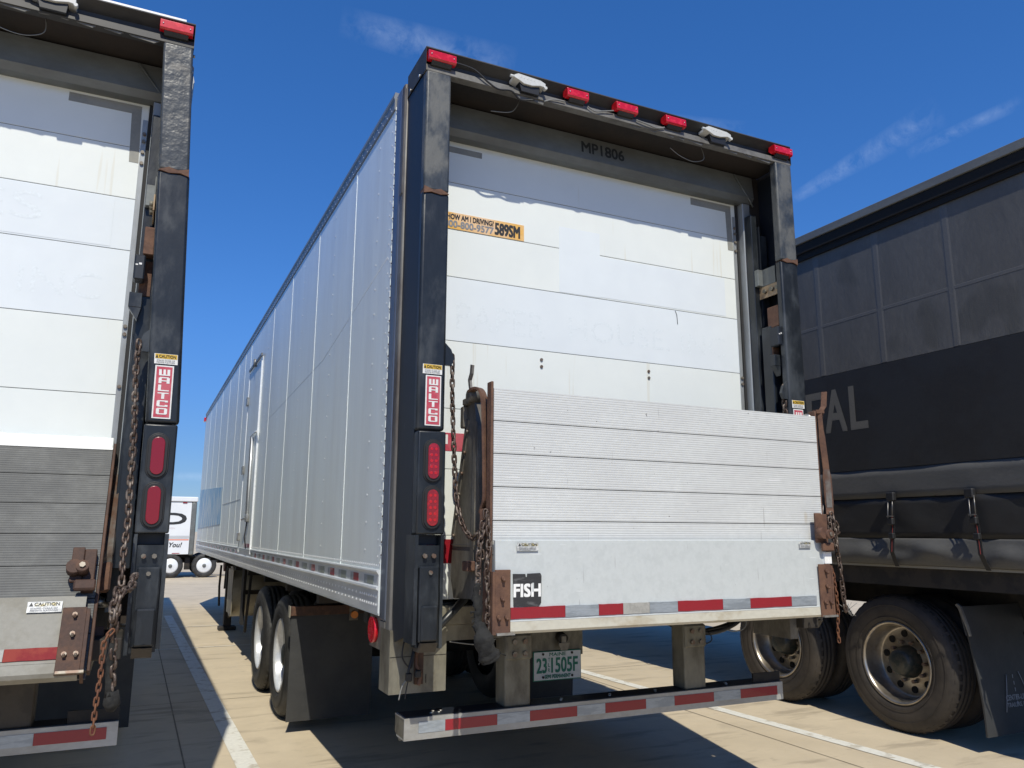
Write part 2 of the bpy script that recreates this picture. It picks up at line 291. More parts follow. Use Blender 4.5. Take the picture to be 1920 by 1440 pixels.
def split_build(mb, name, parent, gap=.002, **k):
    """one object for every piece of the mesh that stands apart from the others"""
    bm = mb.bm; bm.faces.index_update(); bm.verts.index_update(); bm.faces.ensure_lookup_table(); seen = set(); comps = []
    for f in bm.faces:
        if f.index in seen: continue
        st = [f]; seen.add(f.index); c = []
        while st:
            g = st.pop(); c.append(g)
            for v in g.verts:
                for h in v.link_faces:
                    if h.index not in seen: seen.add(h.index); st.append(h)
        co = [v.co for g in c for v in g.verts]; comps.append([c, [min(p[i] for p in co)-gap for i in range(3)], [max(p[i] for p in co)+gap for i in range(3)]])
    merged = True
    while merged:
        merged = False
        for i in range(len(comps)):
            for j in range(i+1, len(comps)):
                a, b = comps[i], comps[j]
                if all(a[1][q] <= b[2][q] and b[1][q] <= a[2][q] for q in range(3)):
                    a[0] += b[0]; a[1] = [min(x) for x in zip(a[1],b[1])]; a[2] = [max(x) for x in zip(a[2],b[2])]; comps.pop(j); merged = True; break
            if merged: break
    for c, _, _ in comps:
        n = MB(); n.mats = []; vm = {}
        for f in c:
            n.m([key for key in MT if MT[key] == mb.mats[f.material_index]][0]) 
            vs = []
            for v in f.verts:
                if v.index not in vm: vm[v.index] = n.bm.verts.new(v.co)
                vs.append(vm[v.index])
            n._face(vs, f.smooth)
        n.build(name, parent, **k)
    bm.free()
def new(mat): return MB().m(mat)
def thing(name, loc, label, cat, group=None):
    o = bpy.data.objects.new(name, None); C.objects.link(o); o.location = loc; o['label'] = label; o['category'] = cat; o.empty_display_size = .3
    if group: o['group'] = group
    return o
def path(pts, step):
    """resample a polyline at even steps"""
    pts = [Vector(p) for p in pts]; out = [pts[0].copy()]; acc = 0; 
    for a, b in zip(pts, pts[1:]):
        L = (b-a).length; d = (b-a)/L; t = step-acc
        while t <= L: out.append(a+d*t); t += step
        acc = L-(t-step)
    return out
def smooth_path(pts, k=6):
    pts = [Vector(p) for p in pts]; P = [pts[0]]+pts+[pts[-1]]; out = []
    for i in range(1, len(P)-2):
        for j in range(k):
            t = j/k; a, b, c, d = P[i-1:i+3]
            out.append(.5*((2*b)+(c-a)*t+(2*a-5*b+4*c-d)*t*t+(3*b-a-3*c+d)*t**3))
    out.append(pts[-1]); return out
def chain_mb(mb, pts, pitch=.031, wire=.0048, width=.017, rnd=.25):
    p = path(smooth_path(pts), pitch); ln = pitch+wire*2.2; prev = Vector((1,.25,0)).normalized()
    for i, (a, b) in enumerate(zip(p, p[1:])):
        d = (b-a).normalized(); c = (a+b)/2
        prev = (prev-d*prev.dot(d)).normalized(); n = d.cross(prev)
        ang = (math.pi/2 if i % 2 else 0)+random.uniform(-rnd, rnd); s = prev*math.cos(ang)+n*math.sin(ang)
        hw = width/2; hl = ln/2; loop = []
        for t in [2*math.pi*k/12 for k in range(12)]:
            cx, sx = math.cos(t), math.sin(t)
            loop.append(c+s*hw*cx+d*((hl-hw)*(1 if sx > 0 else -1)*min(1,abs(sx)*3)+hw*sx))
        mb.tube(loop, wire, 6, closed=True)
    return mb

# ---------------------------------------------------------------- ground
def gz(x, y):
    t = min(max((y-13)/18, 0), 1); return -.43*t*t*(3-2*t)
def sheet(name, quads, mat, dz, **props):
    """flat strips ((x0,y0),(x1,y1),width) laid on the ground"""
    mb = new(mat)
    for (x0,y0), (x1,y1), w in quads:
        d = Vector((x1-x0, y1-y0)); n = max(1, int(d.length/1.0)); s = Vector((-d.y, d.x)).normalized()*w/2; prev = None
        for i in range(n+1):
            c = Vector((x0,y0))+d*i/n; row = [mb.bm.verts.new((c.x+s.x*k, c.y+s.y*k, gz(c.x, c.y)+dz)) for k in (-1,1)]
            if prev: mb._face((prev[0],prev[1],row[1],row[0]))
            prev = row
    return mb.build(name, **props)
def concrete():
    m = pm('concrete', (.56,.475,.345), .85, dark=(.48,.405,.29), dscale=.55, damt=.6, dth=.52, soft=.3, fine=.07, fscale=4, bump=.002, bscale=90)
    t = m.node_tree; N = t.nodes; L = t.links; p = N['Principled BSDF']; src = p.inputs['Base Color'].links[0].from_socket
    tc = N.new('ShaderNodeTexCoord'); mp = N.new('ShaderNodeMapping'); mp.inputs['Scale'].default_value = (1,5,1); mp.inputs['Rotation'].default_value = (0,0,R(88)); L.new(tc.outputs['Object'], mp.inputs['Vector'])
    for sc, th, col, amt, vec in ((1.1,.60,(.23,.19,.14),.5,mp.outputs[0]), (.9,.66,(.20,.17,.13),.45,tc.outputs['Object']), (55,.70,(.2,.17,.13),.5,tc.outputs['Object']), (7,.69,(.26,.22,.17),.4,tc.outputs['Object'])):
        n = N.new('ShaderNodeTexNoise'); n.inputs['Scale'].default_value = sc; n.inputs['Detail'].default_value = 8; n.inputs['Roughness'].default_value = .6; L.new(vec, n.inputs['Vector'])
        r = N.new('ShaderNodeMapRange'); r.inputs['From Min'].default_value = th-.06; r.inputs['From Max'].default_value = th+.06; r.inputs['To Max'].default_value = amt; L.new(n.outputs['Fac'], r.inputs['Value'])
        x = N.new('ShaderNodeMix'); x.data_type = 'RGBA'; L.new(r.outputs[0], x.inputs['Factor']); L.new(src, x.inputs['A']); x.inputs['B'].default_value = (*col,1); src = x.outputs['Result']
    L.new(src, p.inputs['Base Color']); return m
MT['concrete'] = concrete()
MT['paint'] = pm('line_paint', (.70,.69,.63), .7, dark=(.42,.37,.28), dscale=7, damt=.75, dth=.57, soft=.12, fine=.08, fscale=30)
MT['joint'] = pm('joint_sealant', (.20,.165,.12), .9, dark=(.3,.25,.18), dscale=4, damt=.7, dth=.55)
mb = new('concrete')
xs = [-1500,-400,-120,-60,-30]+[i*2.0 for i in range(-10,11)]+[30,60,120,400,1500]; ys = [-400,-120,-40,-20]+[i*2.0 for i in range(-6,20)]+[45,60,120,400,1800]
g = [[mb.bm.verts.new((x,y,gz(x,y))) for x in xs] for y in ys]
for j in range(len(ys)-1):
    for i in range(len(xs)-1): mb._face((g[j][i],g[j][i+1],g[j+1][i+1],g[j+1][i]), True)
mb.build('ground', kind='structure', label='sunlit beige concrete lot of large slabs', category='ground')
sheet('parking_line', [((-1.49,-6),(-1.76,12.5),.135)], 'paint', .004, kind='structure', label='white painted bay line left of the middle trailer', category='parking line')
sheet('parking_line', [((2.78,-4.3),(2.05,7.0),.115)], 'paint', .004, kind='structure', label='white painted bay line between the middle trailer and the dark curtain trailer', category='parking line')
sheet('cross_line', [((-8,7.9),(1.4,8.1),.035), ((-8,10.45),(1.4,10.6),.04)], 'paint', .005, kind='structure', label='thin pale lines across the concrete under the trailers', category='painted line')
sheet('slab_joints', [((-1.93,-8),(-2.12,30),.011),((2.1,-8),(1.95,30),.011),((6.1,-8),(6.0,30),.011),((-6.0,-8),(-6.1,30),.011)]+[((-14,y),(16,y+.1),.009) for y in (-4.6,4.45,17.9,26.5)], 'joint', .002, kind='structure', label='dark straight joints between the concrete slabs', category='slab joint')

# ---------------------------------------------------------------- wheels
TY = [(.03,.287),(.010,.315),(0,.36),(.0,.40),(.010,.445),(.028,.470),(.045,.483),(.062,.487),(.075,.488),(.078,.476),(.088,.476),(.091,.489),(.118,.490),(.121,.478),(.131,.478),(.134,.490),(.160,.490),(.163,.478),(.173,.478),(.176,.489),(.205,.487),(.225,.480),(.245,.465),(.262,.43),(.27,.38),(.265,.32),(.25,.287)]
def tyre(c, parent, mat, sign, R0=.49, lug=True, words=None):
    k = R0/.49; mb = new(mat); mb.lathe(c, [(a*k,b*k) for a,b in TY], 72, sign)
    for rr in (.33,.415):   # raised sidewall rings
        mb.lathe(c, [(-.0005*k,(rr-.004)*k),(-.003*k,rr*k),(-.0005*k,(rr+.004)*k)], 72, sign)
    if lug:
        for i in range(46):
            t = 2*math.pi*i/46; ct, st = math.cos(t), math.sin(t); d = Vector((0,ct,st)); tt = Vector((0,-st,ct)); o = Vector(c)
            a = [o+Vector((sign*.024*k,0,0))+d*.466*k, o+Vector((sign*.064*k,0,0))+d*.4925*k]
            v = [mb.bm.verts.new(p+tt*q*.012*k+d*e) for p in a for q in (-1,1) for e in (-.004,.002)]
            for q in ((1,3,7,5),(0,1,5,4),(2,6,7,3),(0,2,3,1),(4,5,7,6)): mb._face([v[i] for i in q])
    return mb.build('tyre', parent)
def deep_rim(c, parent, sign, k, rimm):
    mb = new(rimm); mb.lathe(c, [(a*k,b*k) for a,b in ((.03,.292),(.006,.298),(.0,.291),(.004,.280),(.02,.274),(.05,.268),(.155,.252),(.160,.238),(.158,.16),(.150,.115))], 60, sign)
    for i in range(10):
        t = 2*math.pi*(i+.3)/10; y, z = c[1]+math.cos(t)*.200*k, c[2]+math.sin(t)*.200*k
        mb.m('hole').cyl((c[0]+sign*.152*k,y,z),(c[0]+sign*.161*k,y,z),.026*k,16)
    r = mb.build('rim', parent)
    h = new('hub'); h.lathe(c, [(a*k,b*k) for a,b in ((.152,.118),(.11,.112),(.085,.10),(.04,.088),(.032,.075),(.028,.03),(.028,0))], 32, sign)
    for i in range(10):
        t = 2*math.pi*i/10; y, z = c[1]+math.cos(t)*.143*k, c[2]+math.sin(t)*.143*k
        h.m('bolt').cyl((c[0]+sign*.158*k,y,z),(c[0]+sign*.118*k,y,z),.015*k,6)
    h.build('hub', parent); return r
def dual_wheel(root, x, y, z, sign, k=1, tm='tyre', rimm='rimwhite'):
    w = bpy.data.objects.new('wheel', None); C.objects.link(w); w.parent = root
    tyre((x,y,z), w, tm, sign, .49*k); tyre((x+sign*.32,y,z), w, tm, sign, .49*k, lug=False); deep_rim((x+sign*.012,y,z), w, sign, k, rimm)
    return w

# ---------------------------------------------------------------- liftgate trailer
def caution(mb, o, right, up, w, h, worn=False):
    o, r, u = Vector(o), Vector(right), Vector(up)
    def q(a, b, c, d, mat, off):
        n = r.cross(u).normalized()*off; mb.m(mat); mb._face([mb.bm.verts.new(o+r*x*w+u*y*h+n) for x, y in ((a,b),(c,b),(c,d),(a,d))])
    n = r.cross(u).normalized()
    q(0,0,1,1,'wornwhite' if worn else 'white',.001)
    if worn: q(.2,.56,.95,.9,'wornyel',.002)
    else: q(.04,.52,.98,.97,'stickyel',.002)
    mb.m('ink').text('CAUTION', o+r*w*.2+u*h*.60+n*.003, r, u, w*.72, h*.28, .02)
    mb._face([mb.bm.verts.new(o+r*w*x+u*h*y+n*.003) for x, y in ((.05,.58),(.17,.58),(.11,.92))])
    mb.m('inkgrey').text('STAND CLEAR OF', o+r*w*.1+u*h*.30+n*.003, r, u, w*.78, h*.13); mb.text('MOVING PLATFORM', o+r*w*.1+u*h*.10+n*.003, r, u, w*.78, h*.13)
def block_letter(mb, ch, x0, z0, w, h, y):
    t = .27; u = .17
    bars = {'W': [(0,0,t*.9,1),(.5-t*.4,0,.5+t*.4,1),(1-t*.9,0,1,1),(0,0,1,u)], 'A': [(0,0,t,1-u*.6),(1-t,0,1,1-u*.6),(u*.6,1-u,1-u*.6,1),(0,.32,1,.32+u)], 'L': [(0,0,t,1),(0,0,1,u)],
            'T': [(0,1-u,1,1),(.5-t/2,0,.5+t/2,1)], 'C': [(0,u*.5,t,1-u*.5),(u*.5,0,1,u),(u*.5,1-u,1,1),(1-t,1-u-.12,1,1),(1-t,0,1,u+.12)], 'O': [(0,u*.5,t,1-u*.5),(1-t,u*.5,1,1-u*.5),(u*.5,0,1-u*.5,u),(u*.5,1-u,1-u*.5,1)]}[ch]
    for i, (a, b, c, d) in enumerate(bars): mb.box(x0+a*w, x0+c*w, y-.0001*i, y+.0005, z0+b*h, z0+d*h)
def stacked_sign(mb, x0, x1, z0, z1, y):
    mb.m('white').box(x0,x1,y-.002,y+.001,z0,z1); mb.m('stickred').box(x0+.006,x1-.006,y-.003,y,z0+.006,z1-.006)
    hh = (z1-z0-.03)/6
    for i, ch in enumerate('WALTCO'): block_letter(mb.m('white'), ch, x0+.016, z1-.015-hh*(i+1)+hh*.1, x1-x0-.032, hh*.8, y-.0042)
def oval(mb, cx, cz, hw, hh, y, mat, d, n=10):
    pts = []
    for i in range(n+1): t = math.pi*i/n; pts.append((cx+hw*math.cos(t), cz+(hh-hw)+hw*math.sin(t)))
    for i in range(n+1): t = math.pi+math.pi*i/n; pts.append((cx+hw*math.cos(t), cz-(hh-hw)+hw*math.sin(t)))
    mb.m(mat).prism(pts, y-d, y, 'y')

def column(root, sx, left_trailer):
    """liftgate column; sx=-1 left, 1 right"""
    def X(v): return sx*v
    def bx(mb, a, b, *r, **k): return mb.box(min(X(a),X(b)), max(X(a),X(b)), *r, **k)
    zs = 3.20
    mb = new('blackworn' if not (left_trailer and sx > 0) else 'dented')
    bx(mb, 1.105,1.24, -.004,.055, zs,3.858, bev=.012, seg=3)
    mb.m('black'); bx(mb, 1.102,1.243, 0,.053, 1.99,zs-.004, bev=.014, seg=3)
    mb.m('rust'); mb.prism([(X(1.106),zs-.006),(X(1.15),zs+.014),(X(1.19),zs+.004),(X(1.238),zs+.018),(X(1.239),zs-.02),(X(1.2),zs-.009),(X(1.15),zs-.016)], -.0065, .05, 'y')
    # lower housing that carries the lamps
    mb.m('black'); bx(mb, 1.10,1.238, -.018,.050, 1.505,1.985, bev=.008, seg=2)
    bx(mb, 1.10,1.115, -.014,.06, 1.0,1.503); bx(mb, 1.223,1.24, -.014,.118, 1.02,1.503)
    bx(mb, 1.1152,1.2228, .004,.06, 1.005,1.455)
    mb.m('blackflat'); bx(mb, 1.1152,1.2228, .045,.06, 1.457,1.503)
    # guide block with pad and bolts
    mb.m('black'); bx(mb, 1.125,1.218, -.034,.0035, 1.03,1.362, bev=.006)
    mb.m('black'); bx(mb, 1.132,1.212, -.05,-.0345, 1.035,1.19, bev=.008)
    mb.m('weatherdk'); mb.prism([(-.02,1.028),(-.044,1.028),(-.01,.985),(.06,.985),(.06,1.003),(.0,1.003)], X(1.13), X(1.21), 'x')
    for bxx in (1.145,1.188): mb.m('bolt').cyl((X(bxx),.004,1.408),(X(bxx),-.014,1.408),.011,6); mb.m('bolt')
    mb.cyl((X(1.17),-.034,1.335),(X(1.17),-.045,1.335),.010,6)
    # side plate back to the trailer frame, clipped lower corner
    mb.m('blackflat').prism([(.050,1.06),(.27,1.0),(.31,1.12),(.31,3.858),(.050,3.858)], X(1.226), X(1.2385), 'x')
    mb.m('black'); bx(mb, 1.215,1.2258, .125,.30, 1.05,1.2, bev=.004)
    def lean(mbx):   # the knocked column of the left trailer leans out towards its foot
        if left_trailer and sx > 0:
            for v in mbx.bm.verts: v.co.x += .078*min(1,(3.9-v.co.z)/1.7)*min(1,max(0,(.32-v.co.y)/.2))
        return mbx
    c = lean(mb).build('liftgate_column', root)
    for z, lab in ((1.843,0),(1.627,1)):
        t = MB(); oval(t, X(1.165)*1.0-.0, z, .047,.103, -.019,'grommet',.004); oval(t, X(1.165), z, .040,.096, -.023,'grommet',.007)
        oval(t, X(1.165), z, .027,.083, -.030,'redlensdull' if left_trailer else 'redlens2', .005)
        if not left_trailer:
            for r_i in range(5):
                for c_i in (-1,1): t.m('redled').cyl((X(1.165)+c_i*.011,-.0352,z-.056+r_i*.028),(X(1.165)+c_i*.011,-.0362,z-.056+r_i*.028),.0075,8)
        lean(t).build('tail_light', c, bevel=.002)
    s = MB(); stacked_sign(s, X(1.165)-.039, X(1.165)+.039, 2.012, 2.255, -.0015 if True else 0); lean(s).build('brand_sticker', c, label='red vertical sticker reading WALTCO')
    s = MB(); caution(s, (X(1.17)-.05,-.0015,2.262), (1,0,0), (0,0,1), .098,.047); lean(s).build('caution_sticker', c)
    h = new('black'); hp = [(X(1.102),2.425),(X(1.072),2.395),(X(1.055),2.35),(X(1.07),2.315),(X(1.102),2.315)]; h.prism(hp, .01, .03, 'y'); lean(h).build('chain_hook_plate', c)
    return c

def inner_mech(root, sx):
    """guide rail, slide, latch between door jamb and column"""
    def X(v): return sx*v
    def bx(mb, a, b, *r, **k): return mb.box(min(X(a),X(b)), max(X(a),X(b)), *r, **k)
    mb = new('black'); bx(mb, 1.088,1.135, .225,.283, 1.2,3.58, bev=.003); mb.build('guide_rail', root)
    mb = new('black'); bx(mb, 1.15,1.20, .215,.27, 2.2,3.44); mb.m('blackflat'); bx(mb, 1.14,1.148, .215,.27, 2.2,3.50); mb.build('rear_rail', root)
    mb = new('black'); bx(mb, 1.10,1.175, .115,.20, 1.35,2.80, bev=.005); mb.m('rust'); bx(mb, 1.12,1.17, .20,.21, 2.3,2.75); mb.build('lift_slide', root)
    mb = new('greymetal'); bx(mb, 1.09,1.15, .19,.224, 3.08,3.19, bev=.003); bx(mb, 1.128,1.134, .08,.19, 3.08,3.19); mb.build('stop_bracket', root)
    mb = new('tan'); bx(mb, 1.095,1.135, .228,.236, 3.0,3.079); bx(mb, 1.129,1.136, .03,.2275, 3.0,3.079, bev=.001)
    for yy in (.06,.11,.17): mb.m('frame').cyl((X(1.129),yy,3.04),(X(1.112),yy,3.04),.014,8)
    mb.build('latch_bracket', root)
    mb = new('rust'); bx(mb, 1.105,1.15, .045,.145, 2.785,2.92, bev=.003); mb.build('rusty_stop', root)
    mb = new('blackflat'); bx(mb, 1.075,1.12, .03,.105, 2.655,2.775, bev=.006); mb.m('rust'); bx(mb, 1.10,1.15, .106,.115, 2.60,2.77)
    mb.m('white'); bx(mb, 1.08,1.09, .0285,.0298, 2.722,2.728); bx(mb, 1.094,1.106, .0285,.0298, 2.726,2.735)
    mb.build('latch_box', root)
    mb = new('black'); bx(mb, 1.065,1.12, .06,.10, 2.53,2.60, bev=.002); mb.prism([(X(1.065),2.5295),(X(1.118),2.5295),(X(1.105),2.47)], .062,.098,'y'); mb.build('slide_stop', root)

PX = lambda x: x+.03+.012*x
def platform(root, tilt, left_trailer):
    """folded aluminium platform with its lip; built upright, tilted back about its lower edge"""
    piv = Vector((0,-.34,1.09)); Rm = Matrix.Translation(piv+(Vector((0,.05,-.115)) if left_trailer else Vector((0,0,0)))) @ Matrix.Rotation(-tilt, 4, 'X') @ Matrix.Translation(-piv)
    if left_trailer: Rm = Matrix.Translation((.07,0,0)) @ Rm
    def done(mb, name, par, split=None, **k):
        mb.bm.transform(Rm)
        return split_build(mb, name, par, split, **k) if split is not None else mb.build(name, par, **k)
    pl = 'plankshade' if left_trailer else 'plank'; lp = 'lipshade' if left_trailer else 'lip'
    y0 = -.30; mb = new(pl); seams = [2.163,2.012,1.864,1.716,1.567,1.419,1.27,1.12]
    x0, x1 = (-.978,.985)
    for a, b in zip(seams, seams[1:]):
        n = 13; p = (a-b-.004)/n; prof = []
        for i in range(n):
            z = a-.002-i*p; prof += [(y0-.0009,z-.0006),(y0-.0009,z-p*.62),(y0,z-p*.74),(y0,z-p*.93)]
        prof = [(-.272,a-.002),(y0,a-.002)]+prof+[(y0,b+.002),(-.272,b+.002)]
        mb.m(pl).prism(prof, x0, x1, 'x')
    mb.m('groove').box(x0+.001,x1-.001,-.2715,-.262,1.10,2.158)
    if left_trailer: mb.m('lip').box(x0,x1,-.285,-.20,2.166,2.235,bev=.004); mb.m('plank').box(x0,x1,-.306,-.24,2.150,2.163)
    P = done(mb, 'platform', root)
    # black specks and nicks on the planks
    lipm = new(lp)
    lz = 1.484-(.065 if left_trailer else 0)
    lipm.prism([(-.316,lz),(-.335,lz-.004),(-.345,1.150),(-.347,1.140),(-.330,1.140),(-.318,1.2)], x0-.004, .957, 'x')
    lipm.m('lipcream' if not left_trailer else 'lipshade').prism([(-.347,1.139),(-.349,1.10),(-.335,1.088),(-.29,1.088),(-.29,1.12),(-.330,1.139)], x0-.004, .957, 'x')
    if not left_trailer: lipm.m('whiteb').prism([(-.3475,1.42),(-.3475,1.36),(-.30,1.36),(-.30,1.42)],.935,.985,'x')
    lip = done(lipm, 'lip', P)
    yt = -.3495
    t = MB()
    segs = [(-.932,-.668,'redtape'),(-.667,-.497,'silvertape'),(-.496,-.368,'redtape'),(-.367,-.223,'greytape'),(-.222,-.064,'silvertape'),(-.063,.204,'redtape'),(.205,.375,'silvertape'),(.376,.645,'redtape'),(.646,.817,'silvertape')]
    if left_trailer: segs = [(-b,-a,'redtapedull' if m == 'redtape' else 'greytape') for a, b, m in segs]  # silver strips take the grey tape here, to keep sun glare off
    for a, b, m_ in segs:
        t.m(m_); za = 1.150 if not left_trailer else 1.153
        n = 5; top = [(PX(a)+(PX(b)-PX(a))*i/n, za+.048+random.uniform(-.0012,.0012)) for i in range(n+1)]; bot = [(PX(b)+(PX(a)-PX(b))*i/n, za+random.uniform(-.001,.0012)) for i in range(n+1)]
        t.prism(top+bot, yt, yt+.006, 'y')
    done(t, 'reflective_tape', P, -.0002)
    if not left_trailer:
        f = new('stickblk'); f.prism([(PX(-.919),1.339),(PX(-.862),1.338),(PX(-.860),1.325),(PX(-.852),1.325),(PX(-.850),1.339),(PX(-.79),1.341),(PX(-.784),1.33),(PX(-.786),1.215),(PX(-.80),1.198),(PX(-.917),1.201)], -.3485, -.340, 'y')
        f.m('whiteb').text('FISH', (PX(-.917),-.3495,1.243), (1,0,0), (0,0,1), .128, .052, .035)
        f.m('lip'); f.box(PX(-.83),PX(-.822),-.3502,-.34,1.262,1.30)
        done(f, 'fish_sticker', P, label='torn black sticker reading FISH')
    cs = MB()
    caution(cs, (PX(-.901),-.3445,1.437), (1,0,0), (0,0,1), .105,.036, True)
    if not left_trailer: caution(cs, (PX(.726),-.3445,1.443), (1,0,0), (0,0,1), .08,.033, True)
    else: caution(cs, (.755,-.3445,1.345), (1,0,0), (0,0,1), .12,.045, True)
    done(cs, 'caution_sticker', P, .002)
    # bolted corner brackets
    rm = 'rustdk' if left_trailer else 'rust'  # the left trailer's darker rust carries the shade on its brackets
    for a, b, bolts in ((-.990,-.917,((-.955,1.323),(-.958,1.24),(-.975,1.163),(-.938,1.162))), (.880,.965,((.925,1.323),(.925,1.245),(.905,1.165),(.945,1.165)))):
        k = new(rm); k.box(a,b,-.357,-.3475,1.088,1.358,bev=.002); k.m('steel' if not left_trailer else 'bolt').box(a+.004,b+.014,-.372,-.3572,1.088,1.098)
        sx = -1 if a < 0 else 1; e = a if a < 0 else b
        k.m(rm).box(min(e,e+sx*.012),max(e,e+sx*.012),-.357,-.25,1.09,1.35)
        for u, v in bolts:
            k.m('rust' if not left_trailer else 'bolt').cyl((u,-.357,v),(u,-.370,v),.0095,8); k.cyl((u,-.370,v-.004),(u,-.376,v-.012),.006,6)
        done(k, 'corner_bracket', P)
    # clamp on the right edge
    k = new(rm); k.box(.885,.93,-.352,-.336,1.47,1.625,bev=.003); k.box(.93,.975,-.345,-.30,1.44,1.62,bev=.003); k.box(.905,.985,-.375,-.352,1.425,1.47,bev=.006)
    k.cyl((.90,-.352,1.52),(.90,-.392,1.52),.030,14); k.cyl((.93,-.352,1.515),(.93,-.405,1.515),.024,14); k.m('bolt').cyl((.93,-.405,1.515),(.93,-.414,1.515),.012,6)
    done(k, 'clamp', P)
    k = new(rm)
    for sx in (-1,1):
        e = -.979 if sx < 0 else .986
        k.box(min(e,e+sx*.012),max(e,e+sx*.012),-.298,-.250,1.12,2.192,bev=.002)
    done(k, 'edge_strip', P, .002)
    return P

def lift_arms(root, left_trailer):
    dz = dy = 0
    piv = Vector((0,-.34,1.09)); Rm = Matrix.Translation(piv+Vector((.07,.05,-.115))) @ Matrix.Rotation(-R(29), 4, 'X') @ Matrix.Translation(-piv)
    sl = new('weather')       # inner flip section, wedge seen from the side
    prof = [(.05,2.14),(-.03,2.15),(-.075,2.0),(-.12,1.60),(-.12,1.215),(.20,1.20),(.245,1.30),(.225,1.46)]
    if left_trailer: prof = [(y, z+(.16 if z < 1.25 else 0)) for y, z in prof]
    sl.prism([(y+dy,z+dz*.8) for y, z in prof], -.965, .965, 'x')
    for sx in (-1,1):
        X = sx*.967
        sl.m('weather')
        for a, b in (((.04,2.06),(.215,1.5)),((-.06,2.04),(-.04,1.3))):
            sl.bar([(X,a[0]+dy,a[1]+dz*.8),(X,b[0]+dy,b[1]+dz*.8)],.035,.008,(0,1,.25))
        for k in range(6):
            t = k/5; sl.m('bolt').cyl((X,.035+dy+.16*t,2.0+dz*.8-.5*t),(X+sx*.012,.035+dy+.16*t,2.0+dz*.8-.5*t),.008,6)
        sl.m('groove').box(min(X,X+sx*.003),max(X,X+sx*.003),-.14+dy,.24+dy,1.455+dz*.8,1.458+dz*.8)
    if left_trailer: sl.bm.transform(Rm)
    sl.build('flip_section', root)
    for sx in ((-1,1) if left_trailer else (-1,)):
        x = sx*.985+(.03 if sx > 0 else 0)
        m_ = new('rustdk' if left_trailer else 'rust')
        T = lambda y, z: (x, y+dy, z+dz)
        # hinge head and lever
        m_.m('weather').cyl((x-sx*.05,-.03+dy,2.165+dz),(x+sx*.012,-.03+dy,2.165+dz),.030,14)
        m_.m('arm').bar([T(-.05,2.165),T(-.03,2.215),T(-.022,2.245),T(-.045,2.275),T(-.052,2.315)],.026,.011,(0,1,.3))
        m_.m('weather').box(min(x,x-sx*.05),max(x,x-sx*.05),.0+dy,.075+dy,2.13+dz,2.165+dz,bev=.006); m_.box(min(x,x-sx*.03),max(x,x-sx*.03),.055+dy,.10+dy,2.02+dz,2.13+dz,bev=.006)
        # bent tension bar
        pts = smooth_path([T(-.03,2.185),T(-.10,2.19),T(-.165,2.17),T(-.205,2.11),T(-.222,1.95),T(-.232,1.78),T(-.235,1.67),T(-.215,1.635),T(-.19,1.60)],4)
        m_.m('rust' if not left_trailer else 'arm').bar(pts,.040,.012,(sx*.9,-.5,0))
        m_.m('rust').bar([T(-.21,1.62),T(-.215,1.55),T(-.20,1.50)],.034,.018,(sx*.9,-.5,0))
        m_.m('rust').box(x-.03,x+.012,-.10+dy,-.03+dy,1.34+dz*.6,1.385+dz*.6,bev=.004)
        if left_trailer: m_.bm.transform(Rm)
        m_.build('tension_arm', root)
    if not left_trailer:
        m_ = new('rust'); m_.bar([(1.055,-.27,2.165),(1.06,-.275,2.20),(1.078,-.28,2.225),(1.085,-.285,2.31)],.030,.012,(.6,-.8,0)); m_.bar([(1.0,-.285,2.19),(1.06,-.285,2.195)],.028,.02,(0,1,0))
        m_.m('steel').cyl((.97,-.24,2.155),(1.05,-.25,2.165),.026,12)
        m_.m('rust').bar(smooth_path([(1.030,-.29,2.19),(1.042,-.285,2.05),(1.060,-.28,1.90),(1.072,-.275,1.76),(1.078,-.27,1.66),(1.068,-.28,1.62)],4),[.026]*4+[.034]*6+[.046]*6+[.04]*5,.010,(.85,-.5,0)); m_.m('arm').bar([(1.066,-.279,1.87),(1.074,-.274,1.76),(1.078,-.27,1.66)],.03,.014,(.85,-.5,0))
        m_.build('tension_arm', root)
    # lower swing arm with pin near the column foot
    for sx in (-1,1):
        m_ = new('steel'); x = sx*1.03
        m_.prism([(.30,1.20),(.275,1.15),(.235,1.15),(.215,1.30),(.225,1.46),(.26,1.46),(.285,1.32)], x, x+sx*.022, 'x')
        m_.cyl((x+sx*.07,.27,1.20),(x-sx*.01,.27,1.20),.026,14); m_.cyl((x,.24,1.40),(x-sx*.02,.24,1.40),.012,8)
        m_.m('rust').box(min(x+sx*.025,x+sx*.07),max(x+sx*.025,x+sx*.07),.10,.2,1.35,1.42,bev=.01); m_.box(min(x+sx*.025,x+sx*.07),max(x+sx*.025,x+sx*.07),.10,.2,1.25,1.32,bev=.01)
        m_.build('swing_arm', root)
        k = new('black').tube([(sx*1.12,.22,.98),(sx*.90,.20,1.20)],.02,8); k.build('support_bar', root)

